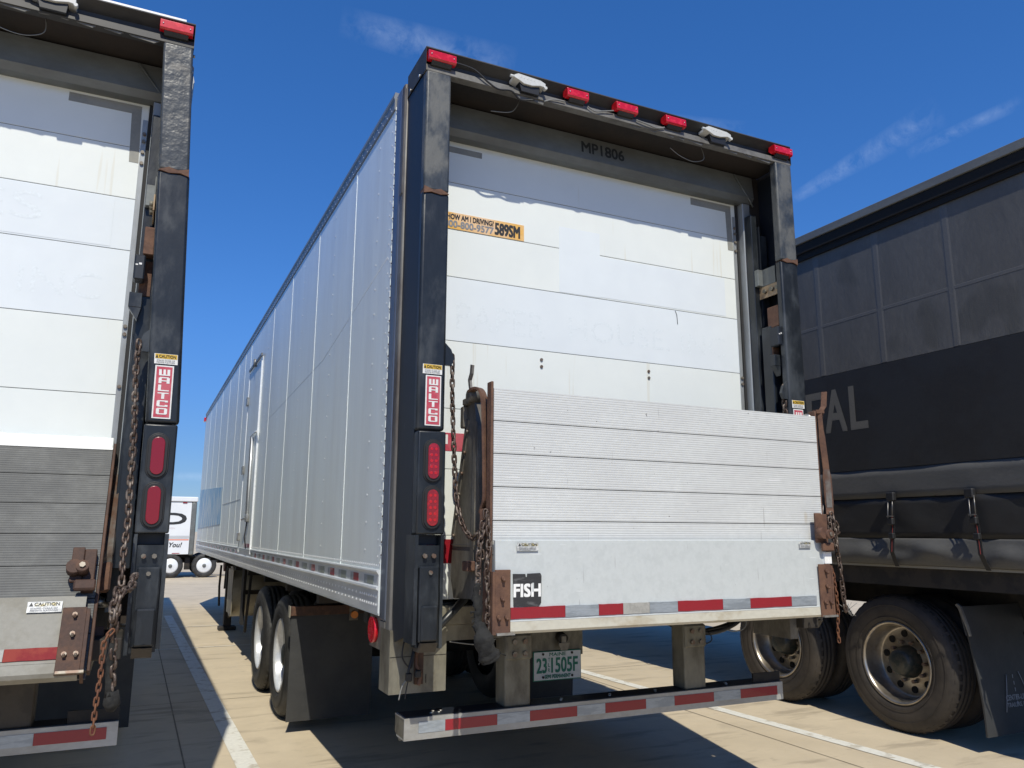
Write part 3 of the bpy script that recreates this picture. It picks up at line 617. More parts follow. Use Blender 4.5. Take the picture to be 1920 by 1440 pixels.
def liftgate_trailer(loc, label, left_trailer=False):
    root = thing('liftgate_trailer', loc, label, 'trailer', 'box trailers with folded liftgates')
    LT = left_trailer; L = 14.3; X = 1.255
    # ---- body
    b = new('alu' if not LT else 'wtr')
    b.box(-X,-X+.03,.49,L,1.10,3.90)
    if not LT:
        seams = [1.368,2.566,3.771,4.88,6.75,7.35,8.1,9.3,10.5,11.7,12.9]
        for s_ in seams:
            b.m('alu').box(-X-.0025,-X,s_-.012,s_+.012,1.325,3.88)
            z = 1.36
            while z < 3.86: b.m('alurivet').rivet((-X-.0025,s_-.004,z),(-1,0,0),.0058); z += .052
        for s_ in (.80,1.97,3.17,4.3,5.2,7.7,8.7,9.9,11.1,12.3,13.5):
            z = 1.42
            while z < 3.86: b.rivet((-X,s_,z),(-1,0,0),.0085); z += .148
        z = 1.36
        while z < 3.88: b.rivet((-X,.545,z+.03),(-1,0,0),.0075); b.rivet((-X,.505,z),(-1,0,0),.0075); z += .085
        y = .52
        while y < 14: b.rivet((-X,y,1.345),(-1,0,0),.0085); y += .042
        b.m('alurivet')
        b.m('steel').box(-X-.0035,-X,6.9,9.25,1.905,1.911)
        # thin scuffs across the panels
        b.m('alurivet').tube([(-X-.0002,.55,3.02),(-X-.0002,2.2,2.76),(-X-.0002,4.6,2.67),(-X-.0002,5.1,2.66)],.0012,4)
    b.build('left_side_wall', root)
    new('alu' if not LT else 'wtr').box(X-.03,X,.49,L,1.10,3.90).build('right_side_wall', root)
    new('wtr').box(-X+.0305,X-.0305,L-.05,L-.002,1.12,3.93).build('front_wall', root)
    r = new('wtr').prism([(-X+.02,3.905),(X-.02,3.905),(X-.02,3.965),(.9,3.985),(0,3.99),(-.9,3.985),(-X+.02,3.965)], .50, L-.01, 'y'); r.build('roof', root)
    new('under').box(-X+.031,X-.031,.50,L-.06,1.13,1.24).build('floor', root)
    for sx in (-1,1):
        t = new('toprail'); a = sx*(X+.004)
        t.prism([(a-sx*.035,3.99),(a+sx*.003,3.99),(a+sx*.010,3.955),(a+sx*.004,3.945),(a+sx*.004,3.887),(a-sx*.001,3.882),(a-sx*.035,3.90)], .492, L+.01, 'y')
        if sx < 0 and not LT:
            y = .55
            while y < 14: t.m('alurivet').rivet((a+sx*.004,y,3.90),(sx,0,0),.005); t.rivet((a+sx*.004,y+.03,3.93),(sx,0,0),.005); y += .09
        t.build('top_rail', root)
        br = new('aluflat'); a = sx*X
        br.prism([(a-sx*.02,1.325),(a+sx*.016,1.325),(a+sx*.018,1.318),(a+sx*.006,1.300),(a+sx*.006,1.246),(a+sx*.016,1.240),(a+sx*.018,1.230),(a+sx*.005,1.222),(a+sx*.005,1.112),(a-sx*.012,1.106),(a-sx*.03,1.13)], .4925, L+.005, 'y')
        if sx < 0 and not LT:
            y = .53
            while y < 13.9:
                dense = y < 3.6
                for z in (1.19,1.15): br.m('alurivet').rivet((a-.005,y+(.0 if z > 1.17 else -.005),z),(-1,0,0),.0095)
                y += .045 if y < .82 else (.085 if dense else .11)
        brr = br.build('bottom_rail', root)
        if sx < 0 and not LT:
            tp = MB(); y = .64; k = 0
            while y < 13.5:
                if not (5.45 < y < 6.75):
                    tp.m('redtape' if k % 2 else 'greentape').box(a-.0085,a-.004,y-.045 if k%2 else y-.06,y+.06,1.250,1.292)
                    tp.m('silvertape').box(a-.0078,a-.004,y+.061,y+.13,1.250,1.292)
                y += .30; k += 1
            split_build(tp, 'reflective_tape', brr, .002)
    # rear frame posts
    for sx in (-1,1):
        p = new('postA'); a = sx*1.252
        p.box(min(a,a-sx*.05),max(a,a-sx*.05),.312,.382,1.03,3.93,bev=.012,seg=3); p.box(min(a+sx*.006,a-sx*.05),max(a+sx*.006,a-sx*.05),.318,.372,3.30,3.955,bev=.012,seg=3)
        p.m('postB').box(min(a+sx*.003,a-sx*.10),max(a+sx*.003,a-sx*.10),.3825,.489,1.08,3.965,bev=.014,seg=3)
        p.m('postA').prism([(.39,1.0795),(.489,1.0795),(.44,1.0),(.33,.975),(.33,1.028),(.39,1.028)], a-sx*.06, a, 'x')
        z = 1.4
        while z < 3.9: p.m('bolt').rivet((a+sx*.003,.480,z),(sx,0,0),.006); z += .065
        p.build('rear_post', root)
    # side door
    if not LT:
        d = new('alu'); a = -X
        d.box(a-.014,a-.0008,5.56,6.62,1.29,3.46,bev=.003)
        for q in ((5.54,5.56,1.27,3.47),(6.62,6.64,1.27,3.47)): d.m('alurivet').box(a-.02,a-.0008,*q)
        sd = d.build('side_door', root)
        k = new('toprail').box(a-.034,a-.015,5.5,6.6,3.47,3.50); k.cyl((a-.03,6.05,3.44),(a-.03,6.05,3.53),.02,8); k.build('drip_bar', sd)
        k = new('alurivet').tube([(a-.03,5.98,1.70),(a-.03,5.98,2.60),(a-.03,5.62,2.61),(a-.03,5.45,2.60)],.010,6); k.tube([(a-.03,5.86,1.68),(a-.03,5.86,2.58)],.010,6); k.m('toprail').box(a-.016,a-.0145,5.87,5.97,1.7,2.58); k.build('locking_bar', sd)
        k = new('steel').box(a-.05,a-.0145,5.80,5.95,1.62,1.70,bev=.006); k.tube([(a-.045,5.85,1.66),(a-.06,6.1,1.65)],.012,6); k.m('cable').tube([(a-.03,5.85,1.62),(a-.04,5.9,1.45),(a-.03,5.8,1.33)],.007,5); k.build('door_handle', sd)
        for z in (3.1,2.25,1.45):
            k = new('steel'); k.box(a-.04,a-.0145,6.55,6.68,z-.05,z+.05,bev=.006); k.build('hinge', sd)
        k = new('redtape').box(a-.016,a-.0145,5.62,6.1,1.34,1.38); k.build('reflector', sd)
        k = new('blue').prism([(9.36,1.62),(14.25,1.56),(14.25,2.36),(9.36,2.18)], a-.0044, a-.0032, 'x'); k.build('blue_reflection', root, label='painted blue reflection on the far end of the silver side wall')  # reflection of something blue, painted as a thin panel
        k = new('redlens').box(a-.05,a-.012,14.12,14.3,3.80,3.88,bev=.006); k.build('marker_light', root)
    # ---- header over the liftgate
    h = new('header')
    h.prism([(0,3.990),(-.004,3.982),(.052,3.945),(.054,3.925),(.062,3.925),(.062,3.972),(.30,3.972),(.30,3.990)], -1.243, 1.243, 'x')
    h.m('header' if LT else 'headlip').prism([(.054,3.9245),(.010,3.896),(.002,3.858),(.006,3.856),(.050,3.856),(.062,3.9245)], -1.243, 1.243, 'x')  # dark band above, paler lip: shaded and lit tones put into colour
    h.m('header').prism([(.0,3.861),(.31,3.861),(.31,3.99),(.0,3.99)], -1.2445, -1.2432, 'x'); h.prism([(.0,3.861),(.31,3.861),(.31,3.99),(.0,3.99)], 1.2432, 1.2445, 'x')
    h.m('soffit').box(-1.225,1.225,.051,.311,3.885,3.90)
    # bent tab left by damage
    h.m('headlip').prism([(-.80,3.8605),(-.55,3.8605),(-.56,3.835),(-.63,3.845),(-.70,3.835),(-.72,3.85)], .01,.016,'y')
    random.seed(11); xx = .0
    while xx < 1.15:
        w_ = random.uniform(.05,.15); h.prism([(xx,3.8605),(xx+w_,3.8605),(xx+w_*.8,3.8605-random.uniform(.004,.02)),(xx+w_*.15,3.8605-random.uniform(.002,.012))], .01,.016,'y'); xx += w_+random.uniform(0,.03)
    for sx in (-1,1):
        for yy in (.09,.24): h.m('steel').cyl((sx*1.2445,yy,3.868),(sx*1.254,yy,3.868),.008,8)
    if LT: h.m('whiteb').box(-1.24,1.20,.004,.30,3.9915,4.003)
    hd = h.build('header', root)
    for a, b in ((-1.238,-1.088),(-.425,-.288),(-.102,.043),(.243,.388),(1.085,1.235)):
        k = new('redlens'); k.prism([(.03,3.961),(-.020,3.962),(-.028,3.955),(-.030,3.915),(-.022,3.907),(.006,3.907),(.03,3.93)], a, b, 'x')
        k.m('header').prism([(.0,3.906),(-.02,3.906),(-.005,3.888),(.02,3.888)], a+.02, b-.02, 'x')
        for q in (a+.014,b-.014): k.m('steel').cyl((q,-.0295,3.935),(q,-.033,3.935),.004,6)
        k.build('marker_light', hd, bevel=.004)
    for a, b in ((-.765,-.565),(.525,.728)):
        k = new('dock'); k.prism([(a+.035,3.958),(b-.03,3.950),(b,3.938),(b,3.915),(b-.03,3.918),((a+b)/2+.02,3.906),((a+b)/2-.03,3.906),(a+.04,3.92),(a+.012,3.93),(a+.012,3.946)], -.030,.045,'y')
        k.cyl((a+.014,-.02,3.938),(a-.010,-.02,3.938),.009,8); k.cyl((b,-.01,3.912),(b,-.035,3.912),.010,8)
        for q in range(5): k.box(a+.045+q*.02,a+.053+q*.02,-.0312,-.02,3.934,3.947)
        k.m('cable').prism([(a+.045,3.917),((a+b)/2-.03,3.904),((a+b)/2+.02,3.904),(b-.03,3.914),(b-.035,3.866),(a+.06,3.866)], -.018,.03,'y')
        k.build('work_light', hd, bevel=.002)
    k = new('cable').tube(smooth_path([(-1.09,-.004,3.935),(-.98,-.004,3.925),(-.9,-.008,3.872),(-.84,-.006,3.848),(-.76,-.004,3.858),(-.70,.01,3.83),(-.62,.0,3.845)]),.0055,6)
    k.m('cablegrey').tube(smooth_path([(-.56,.0,3.85),(-.50,-.004,3.875),(-.43,-.004,3.88)]),.004,5); k.tube(smooth_path([(-.285,-.004,3.89),(-.24,-.008,3.868),(-.18,-.004,3.885),(-.11,-.004,3.905)]),.004,5); k.tube(smooth_path([(.045,-.004,3.885),(.12,-.008,3.875),(.19,-.004,3.868),(.245,-.004,3.885)]),.005,5)
    k.tube(smooth_path([(.60,.1,3.885),(.60,.08,3.80),(.52,.08,3.765),(.42,.08,3.78),(.36,.1,3.83)]),.0025,4); k.tube(smooth_path([(-.66,.1,3.885),(-.72,.08,3.79),(-.84,.09,3.77)]),.0025,4)
    split_build(k, 'lamp_cable', hd, .001)
    # ---- rear opening
    j = new('greymetal'); j.prism([(.30,3.884),(.275,3.87),(.262,3.72),(.285,3.685),(.36,3.685),(.36,3.884)], -1.16, 1.16, 'x')
    j.m('jamb').box(1.083,1.145,.290,.36,1.15,3.684,bev=.004); j.box(-1.145,-1.083,.290,.36,1.15,3.684,bev=.004)
    for sx in (-1,1):
        j.m('greymetal').tube([(sx*1.0,.262,3.86),(sx*1.13,.268,3.70),(sx*1.155,.27,3.66)],.006,5)
        j.m('soffit').box(min(sx*1.1455,sx*1.225),max(sx*1.1455,sx*1.225),.29,.311,1.1,3.88)
    jf = j.build('door_frame', root)
    t = new('ink'); n_ = Vector((0,.262-.275,3.70-3.87)).normalized()*-1; t.text('MP1806', (-.165,.2642,3.765), (1,0,0), (0,.082,1), .30,.070,.022)
    if not LT: t.build('fleet_number', jf, label='black lettering MP1806')
    else: t.bm.free()
    d = MB(); yd = .35; S_ = [3.71,3.44,3.163,2.89,2.53,2.16,1.84,1.50,1.18]
    for i, (a, b_) in enumerate(zip(S_, S_[1:])):
        d.m('doorB' if i in (3,) or (LT and i in (2,3)) else 'door').box(-1.065,1.065,yd,yd+.03,b_+.0016,a-.0016,bev=.0012)
    d.m('doorline').box(-1.065,1.065,yd+.004,yd+.028,1.181,3.708)
    d.m('rubber').box(1.066,1.082,yd-.012,yd+.028,1.18,3.69); d.box(-1.082,-1.066,yd-.012,yd+.028,1.18,3.69)
    d.m('jamb').box(1.040,1.064,yd-.004,yd-.0005,1.18,3.60)
    for z in (3.52,3.48,3.42,3.36,2.5,2.46,2.2): d.m('bolt').cyl((1.052,yd-.004,z),(1.052,yd-.014,z),.009,8)
    for x in (-.4,.331):
        for z in (2.478,2.438): d.m('bolt').cyl((x,yd,z),(x,yd-.006,z),.009,10)
    d.m('doorB').box(-.28,-.0,yd-.0012,yd,2.896,3.30); d.box(.0,.95,yd-.0012,yd,2.90,3.155)
    d.m('ghost').text('PAPER', (-.92,yd-.0004,2.60),(1,0,0),(0,0,1),.55,.15,0).text('HOUSE, INC', (-.22,yd-.0004,2.60),(1,0,0),(0,0,1),1.15,.15,0)
    if LT: d.text('ES', (.35,yd-.0016,2.98),(1,0,0),(0,0,1),.3,.14,0)
    else: d.m('cable').tube([(.545,yd-.002,2.885),(.556,yd-.002,2.86),(.560,yd-.002,2.80)],.002,4)
    D = d.build('roll_up_door', root)
    k = new('film'); k.box(.700,1.030,yd-.0015,yd,3.625,3.672); k.prism([(.985,3.6248),(1.030,3.6248),(1.038,3.36),(.994,3.36)], yd-.0015, yd, 'y'); k.box(-1.0,-.78,yd-.0015,yd,3.62,3.655); split_build(k, 'grey_tape', D)
    if not LT:
        k = new('stickorg'); k.box(-1.06,-.512,yd-.003,yd-.0005,3.166,3.262)
        k.m('ink').text('HOW AM I DRIVING?', (-.985,yd-.004,3.222),(1,0,0),(0,0,1),.28,.030,.03)
        k.m('inkgrey').text('1-800-800-9577', (-1.035,yd-.004,3.176),(1,0,0),(0,0,1),.33,.038,.03)
        k.m('ink').text('589SM', (-.695,yd-.004,3.178),(1,0,0),(0,0,1),.155,.068,.03); k.build('driving_sticker', D, label='orange sticker asking how am I driving with a phone number')
        k = new('stickred'); k.box(-1.06,-.80,yd-.002,yd,1.935,2.03); k.m('white').box(-.98,-.955,yd-.003,yd-.002,1.97,2.02)
        k.m('redtape').box(-1.06,-.8,yd-.002,yd,1.36,1.48)
        split_build(k, 'torn_sticker', D)
    # ---- columns, mechanisms, platform
    for sx in (-1,1): column(root, sx, LT)
    for sx in ((-1,1) if LT else (1,)): inner_mech(root, sx)
    platform(root, R(29) if LT else 0, LT)
    lift_arms(root, LT)
    # ---- chains
    if not LT:
        c = new('chainm'); chain_mb(c, [(-1.062,.02,2.37),(-1.058,.02,2.155),(-1.048,.01,1.885),(-1.045,-.02,1.69),(-1.040,-.08,1.563),(-1.03,-.15,1.50),(-1.03,-.22,1.492),(-1.02,-.27,1.53),(-1.00,-.29,1.57)], wire=.0054, width=.020)
        c.build('lift_chain', root)
        c = new('chainm'); chain_mb(c, [(-1.01,-.29,1.61),(-1.015,-.30,1.54),(-1.045,-.31,1.46),(-1.05,-.31,1.33),(-1.048,-.31,1.24)], wire=.0054, width=.020, rnd=.6)
        chain_mb(c, [(-1.005,-.30,1.60),(-1.005,-.32,1.45),(-1.02,-.33,1.38),(-1.008,-.325,1.24),(-1.012,-.325,1.12),(-1.02,-.32,1.08)], wire=.0054, width=.020, rnd=.6)
        chain_mb(c, [(-1.02,-.28,1.56),(-1.03,-.29,1.46),(-1.022,-.30,1.38)], wire=.005, width=.02, rnd=.8); c.build('lift_chain', root)
        g_ = new('rag'); random.seed(4)
        P_ = smooth_path([(-1.052,-.315,1.30),(-1.058,-.315,1.25),(-1.050,-.32,1.18),(-1.055,-.32,1.12)],5); g_.tube(P_, [.012+.011*random.random() for _ in P_], 9)
        P_ = smooth_path([(-1.055,-.32,1.13),(-1.04,-.335,1.10),(-1.03,-.34,1.06),(-1.015,-.34,1.02),(-1.0,-.34,.992)],5); g_.tube(P_, [.014+.026*min(1,i/8)+.006*random.random() for i, _ in enumerate(P_)], 10)
        for i in range(16):
            a_ = random.uniform(-1,1); p0 = Vector((-1.01+.03*a_,-.34,1.0+.03*random.random())); g_.tube([p0, p0+Vector((.012*a_+random.uniform(-.02,.03),random.uniform(-.02,.01),-random.uniform(.01,.04)))],.002,4)
        for i in range(6): p0 = Vector((-1.06,-.32,1.14+.01*i)); g_.tube([p0, p0+Vector((-.02-.012*random.random(),0,random.uniform(-.01,.01)))],.0025,4)
        for v in g_.bm.verts:
            n_ = noise.noise_vector(v.co*38); v.co += n_*.010 + noise.noise_vector(v.co*110)*.004
        g_.build('rag_wrap', root, label='frayed black rag wrapped round the hanging left chain')
        c = new('chainm'); chain_mb(c, [(1.09,.03,2.40),(1.09,.03,2.30),(1.10,.02,2.1),(1.10,-.05,1.8)], wire=.0058, width=.022); c.build('lift_chain', root)
        c = new('chainm'); chain_mb(c, [(1.055,-.30,1.63),(1.06,-.31,1.58),(1.065,-.31,1.50),(1.07,-.31,1.42),(1.085,-.31,1.33),(1.09,-.31,1.22),(1.10,-.31,1.12),(1.115,-.31,1.10)], wire=.0054, width=.020, rnd=.6)
        chain_mb(c, [(1.07,-.29,1.60),(1.10,-.29,1.575),(1.112,-.29,1.53),(1.09,-.29,1.51),(1.075,-.30,1.53)], wire=.005, width=.019, rnd=.6)
        chain_mb(c, [(1.04,-.30,1.60),(1.03,-.31,1.54),(1.045,-.32,1.48),(1.06,-.32,1.42)], wire=.0054, width=.020, rnd=.8)
        c.m('cablegrey')
        for i in range(12): p0 = Vector((1.115,-.31,1.11)); c.tube([p0, p0+Vector((random.uniform(-.05,.05),random.uniform(-.03,.03),random.uniform(-.03,.05)))],.0015,4)
        c.build('lift_chain', root)
        c = new('chainor'); chain_mb(c, [(1.035,-.30,1.33),(1.04,-.31,1.22),(1.045,-.31,1.10),(1.045,-.30,1.02),(1.05,-.30,.93)], pitch=.024, wire=.0032, width=.014); c.build('thin_chain', root)
    else:
        c = new('chainm'); chain_mb(c, [(1.105,.0,2.36),(1.105,-.02,2.2),(1.12,-.05,1.95),(1.125,-.07,1.70),(1.13,-.1,1.55),(1.125,-.15,1.42),(1.13,-.2,1.30)], wire=.0058, width=.021, rnd=.5); c.build('lift_chain', root)
        c = new('chainm'); chain_mb(c, [(1.13,-.30,1.345),(1.12,-.40,1.30),(1.09,-.48,1.29),(1.08,-.50,1.22),(1.078,-.50,1.10),(1.085,-.50,1.02),(1.092,-.50,.93)], wire=.0062, width=.023, rnd=.6)
        chain_mb(c, [(1.075,-.46,1.30),(1.07,-.50,1.26),(1.068,-.51,1.18)], wire=.0062, width=.023, rnd=.8)
        c.m('rag').tube([(1.075,-.50,1.16),(1.072,-.50,1.05),(1.078,-.50,.97),(1.088,-.50,.93)],[.010,.014,.012,.024],8); c.tube([(1.09,-.50,.945),(1.093,-.5,.90),(1.09,-.5,.875)],[.022,.03,.012],8)
        c.build('lift_chain', root)
        c = new('chainor'); chain_mb(c, [(1.075,-.52,1.16),(1.05,-.53,1.12),(1.048,-.53,1.0),(1.042,-.53,.90),(1.04,-.53,.80)], pitch=.024, wire=.0034, width=.0145); c.build('thin_chain', root)
    if LT:
        for i, o in enumerate([o for o in root.children if o.name.split('.')[0] in ('lift_chain','thin_chain')]):
            for v in o.data.vertices: v.co.x += .065 if i else .02
    # ---- underride guard
    bp = new('bumper')
    bp.prism([(.28,.645),(.28,.545),(.40,.545),(.40,.551),(.286,.551),(.286,.639),(.43,.639),(.43,.645)], -1.172, 1.185, 'x')
    bp.m('frame').prism([(.2865,.638),(.2865,.552),(.36,.53),(.43,.56),(.43,.638)], -1.170, -1.163, 'x'); bp.prism([(.2865,.638),(.2865,.552),(.36,.53),(.43,.56),(.43,.638)], 1.176, 1.183, 'x')
    bp.m('blackflat').box(-1.16,1.17,.295,.425,.6455,.648); bp.m('under').box(.98,1.185,.30,.312,.6455,.70)
    for x in (-1.02,-.98,-.60,-.3,.0,.3,.8): bp.m('steel').cyl((x,.33,.648),(x,.33,.654),.009,8); bp.cyl((x+.02,.36,.648),(x+.02,.36,.654),.009,8)
    B = bp.build('underride_guard', root)
    t = MB()
    for a, b_, m_ in ((-1.10,-.966,'silvertape'),(-.965,-.69,'redtape'),(-.689,-.508,'silvertape'),(-.507,-.232,'redtape'),(-.231,-.06,'silvertape'),(-.059,.20,'redtape'),(.201,.39,'silvertape'),(.391,.665,'redtape'),(.666,.86,'silvertape'),(.861,1.14,'redtape')):
        t.m(m_).box(a,b_,.2775,.2795,.575,.625)
    split_build(t, 'reflective_tape', B, -.0002)
    for a in ((-.85,.70) if LT else (-.64,.485)):
        g_ = new('weatherdk' if LT else 'frame'); g_.box(a,a+.148,.30,.42,.6455,1.06,bev=.01,seg=2); g_.box(a,a+.148,.282,.2995,.875,1.0,bev=.008)
        for u in (.045,.105):
            for v in (.905,.965): g_.m('bolt').cyl((a+u,.281,v),(a+u,.270,v),.014,6)
        g_.build('guard_leg', B)
    if LT:
        for o in [B]+list(B.children):
            for v in o.data.vertices: v.co.z += .035
    cb = new('weatherdk' if LT else 'frame'); cb.box(-1.0,1.05,.30,.40,1.062,1.15,bev=.004); cb.box(-1.0,-.63,.31,.33,.985,1.06); cb.m('weather').box(-1.1,1.1,.40,.46,1.06,1.16); cb.m('under').box(-1.15,-1.05,.2,.42,.99,1.10); cb.m('under').box(1.05,1.17,-.05,.3,.99,1.075,bev=.004); cb.m('weather').box(1.0,1.06,.0,.3,.93,1.05)
    cb.build('rear_crossmember', root)
    mt = new('frame'); mt.prism([(-1.253,.757),(-.965,.757),(-.965,1.05),(-1.253,1.05)], .285,.293,'y'); mt.box(-1.253,-1.246,.2935,.45,.757,1.05); mt.box(-1.245,-.965,.2935,.44,.757,.763)
    mt.m('under').box(-1.252,-.966,.2835,.2845,.925,.928); mt.box(-1.07,-1.066,.2835,.2845,.80,.84); mt.m('rustdk').box(-1.13,-1.09,.26,.284,.80,1.0); mt.build('mounting_plate', root)
    if not LT:
        w_ = MB()
        for pts, rr, m_ in (([(-1.19,.26,1.0),(-1.2,.25,.93),(-1.16,.24,.88),(-1.14,.25,.95)],.004,'cable'),([(-1.13,.27,1.0),(-1.15,.25,.93),(-1.17,.24,.87),(-1.17,.24,.83)],.007,'cable'),([(-1.12,.27,.98),(-1.13,.25,.9),(-1.11,.24,.85),(-1.12,.24,.8)],.009,'rust'),([(-1.17,.24,.84),(-1.2,.24,.80),(-1.215,.24,.74)],.003,'cablegrey'),([(-1.17,.24,.83),(-1.18,.24,.78),(-1.185,.24,.745)],.003,'cable'),
                            ([(-.95,.28,.985),(-.8,.27,.965),(-.7,.28,.985)],.003,'cablegrey')):
            w_.m(m_).tube(smooth_path(pts), rr, 6)
        w_.m('cable').box(-1.185,-1.155,.225,.25,.82,.86,bev=.005); w_.box(-1.14,-1.11,.225,.25,.835,.87,bev=.005); split_build(w_, 'loose_wiring', root, .004)
        w_ = MB(); random.seed(5)
        for i in range(9):
            z0 = random.uniform(.0,.03); o = random.uniform(-.02,.02)
            w_.m('cable').tube(smooth_path([(.42+o,.45,1.02),(.62+o,.40,.94+z0),(.74+o,.36+o,.965-z0),(.90,.35+o,.99),(1.02,.36,1.05+z0)]), random.choice((.006,.009,.012,.015)), 6)
        w_.tube(smooth_path([(.68,.34,.96),(.64,.33,.91),(.67,.33,.885),(.71,.33,.905),(.69,.33,.95)]),.0035,5); w_.m('cablegrey').tube(smooth_path([(.93,.33,1.07),(.965,.32,1.0),(.94,.32,.955),(.86,.32,.945),(.80,.33,.965)]),.004,5)
        w_.build('air_hoses', root)
    lp = new('frame').box(-.345,-.012,.592,.60,.83,1.03); lp.m('under').cyl((-.16,.59,.935),(-.16,.55,.925),.03,12); lp.m('weather').prism([(-.195,.905),(-.125,.905),(-.14,.865),(-.18,.865)],.54,.548,'y'); lp.m('weather').box(-.175,-.145,.545,.59,.90,.94)
    lp.build('plate_bracket', root)
    if not LT:
        k = new('green').box(-.336,-.028,.582,.588,.702,.861,bev=.003); k.m('platebg').box(-.331,-.033,.5805,.5818,.707,.856)
        yy = .579
        k.m('green').text('23', (-.315,yy,.745),(1,0,0),(0,0,1),.062,.078,.02).text('1505F', (-.222,yy,.745),(1,0,0),(0,0,1),.168,.078,.02)
        k.text('MAINE', (-.235,yy,.833),(1,0,0),(0,0,1),.105,.018,.02).text('SEMI PERMANENT', (-.265,yy,.714),(1,0,0),(0,0,1),.165,.020,.03)
        for i, ch in enumerate('TLR'): k.text(ch, (-.244,yy,.804-i*.028),(1,0,0),(0,0,1),.013,.020,.01)
        for u, v in ((-.275,.845),(-.09,.845),(-.275,.722),(-.09,.722)): k.m('under').cyl((u,.5805,v),(u,.576,v),.007,10)
        k.build('licence_plate', root, label='white and green MAINE plate 23 1505F')
    # ---- running gear
    for y in (3.6,4.84):
        for sx in (-1,1): dual_wheel(root, sx*1.235, y, .49, -sx)
        a = new('under').cyl((-.95,y,.49),(.95,y,.49),.06,12); a.box(-.5,-.4,y-.5,y+.5,.6,.72); a.box(.4,.5,y-.5,y+.5,.6,.72); a.build('axle', root)
    fr = new('under'); fr.box(-.52,-.42,2.6,6.0,.86,1.125); fr.box(.42,.52,2.6,6.0,.86,1.125)
    for k in range(10): fr.box(-1.2,1.2,.9+k*1.3,.98+k*1.3,1.02,1.128)
    split_build(fr, 'chassis_frame', root)
    for a, b_ in ((-1.25,-.60),(.60,1.25)):
        n_ = 7; k = new('flap'); pr = []
        for i in range(n_+1): t = i/n_; pr.append((2.95-.02*math.sin(t*3), .90-.81*t))
        k.prism(pr+[(y+.012,z) for y, z in pr[::-1]], a, b_, 'x', smooth=False); kf = k.build('mud_flap', root)
        k = new('rustdk').box(a-.012 if a < 0 else a,b_,2.925,2.98,.87,.94,bev=.003); k.m('beigeedge').box(a-.02,a-.012,2.92,2.985,.86,.945); k.build('flap_hanger', kf)
    k = new('amber').cyl((-.765,2.92,.865),(-.765,2.89,.865),.028,14); k.m('weather').box(-.80,-.73,2.922,2.93,.82,.93); k.build('side_marker', root)
    k = new('redlens').cyl((-1.255,.62,1.02),(-1.235,.62,1.02),.065,20); k.m('weather').box(-1.233,-1.2,.5,.72,.93,1.10); k.build('round_light', root)
    lg = MB()
    for sx in (-1,1):
        lg.m('under').box(sx*1.0-.055,sx*1.0+.055,9.85,9.97,.06,1.12); lg.box(sx*1.0-.13,sx*1.0+.13,9.80,10.02,.0,.06,bev=.01)
    lg.m('under').box(-1.0,1.0,9.88,9.94,.7,.8); lg.tube([(-1.0,9.9,.6),(-.4,9.9,1.1)],.03,6); lg.build('landing_gear', root)
    if not LT:
        k = new('tank'); k.cyl((-1.15,8.3,.70),(-.2,8.3,.70),.34,28); k.m('tank').box(-1.16,-1.15,8.0,8.6,.4,1.0,bev=.003); k.m('under').tube([(-1.1,8.75,1.08),(-1.12,8.75,.5),(-1.1,8.7,.3)],.02,6); k.build('fuel_tank', root)
        k = new('redtank').cyl((-1.0,11.0,.98),(-.3,11.0,.98),.14,16); k.m('under').tube([(-1.05,10.9,.95),(-1.06,10.9,.6),(-1.04,10.95,.28)],.018,6); k.tube([(-1.02,10.3,1.0),(-1.03,10.3,.6)],.02,6); k.build('air_tank', root)
        k = new('under').box(-1.16,-1.13,6.8,7.0,.4,1.1); k.tube([(-1.15,6.2,1.1),(-1.15,6.5,.35)],.016,6); k.box(-1.15,-.4,6.9,6.95,.75,.80); k.build('side_bracket', root)
    return root

main = liftgate_trailer((0,0,0), 'silver box trailer numbered MP1806 with a FISH sticker on its pale folded liftgate')
left = liftgate_trailer((-3.58,.33,0), 'white-doored box trailer with dented black column and dark leaning liftgate', True)

# ---------------------------------------------------------------- dark curtain trailer on the right
CT = thing('curtain_trailer', (3.0,0,0), 'black and grey curtain side trailer on the right with pale letters TAL', 'trailer')
Y0, Y1 = -9.0, 8.5
def wavy(zs, amp, mat, xs0, name, parent, seed, fx=2.2, thick=.02, bulge=0):
    mb = new(mat); ny = int((Y1-Y0)/.06); rows = []
    for k, z in enumerate(zs):
        row = []
        for i in range(ny+1):
            y = Y0+(Y1-Y0)*i/ny; t = k/(len(zs)-1)
            o = amp*(noise.noise(Vector((y*fx,z*5+seed,seed)))+.5*noise.noise(Vector((y*fx*2.3,z*9,seed+4))))
            row.append(mb.bm.verts.new((xs0+o*math.sin(math.pi*min(max(t,.05),.95))**.5-bulge*math.sin(math.pi*t),y,z)))
        rows.append(row)
    for A, B in zip(rows, rows[1:]):
        for i in range(ny): mb._face((A[i],A[i+1],B[i+1],B[i]), amp > .003)
    o = mb.build(name, parent); s = o.modifiers.new('thickness','SOLIDIFY'); s.thickness = thick; s.offset = 0; return o
lin = lambda a, b, n: [a+(b-a)*i/n for i in range(n+1)]
up = wavy(lin(2.885,4.02,2), 0, 'curt', 0, 'curtain', CT, 1)
lw = wavy(lin(2.035,2.882,2), 0, 'curt2', 0, 'black_band', up, 2)
wavy(lin(1.80,2.032,4), .008, 'curt3', .004, 'grey_band', up, 3)
wavy(lin(1.485,1.797,6), .02, 'curt2', .01, 'lower_skirt', up, 5, 3.5)
wavy(lin(1.285,1.482,16), .042, 'curt3', .0, 'bottom_fold', up, 9, 2.6, .012, .028)
k = MB(); y = -.37-.64*13
while y < Y1:
    k.m('curtrib')
    k.prism([(-.0098,y-.034),(-.0122,y-.018),(-.0122,y+.018),(-.0098,y+.034),(.004,y+.030),(.004,y-.030)], 2.89, 4.0, 'z'); y += .635
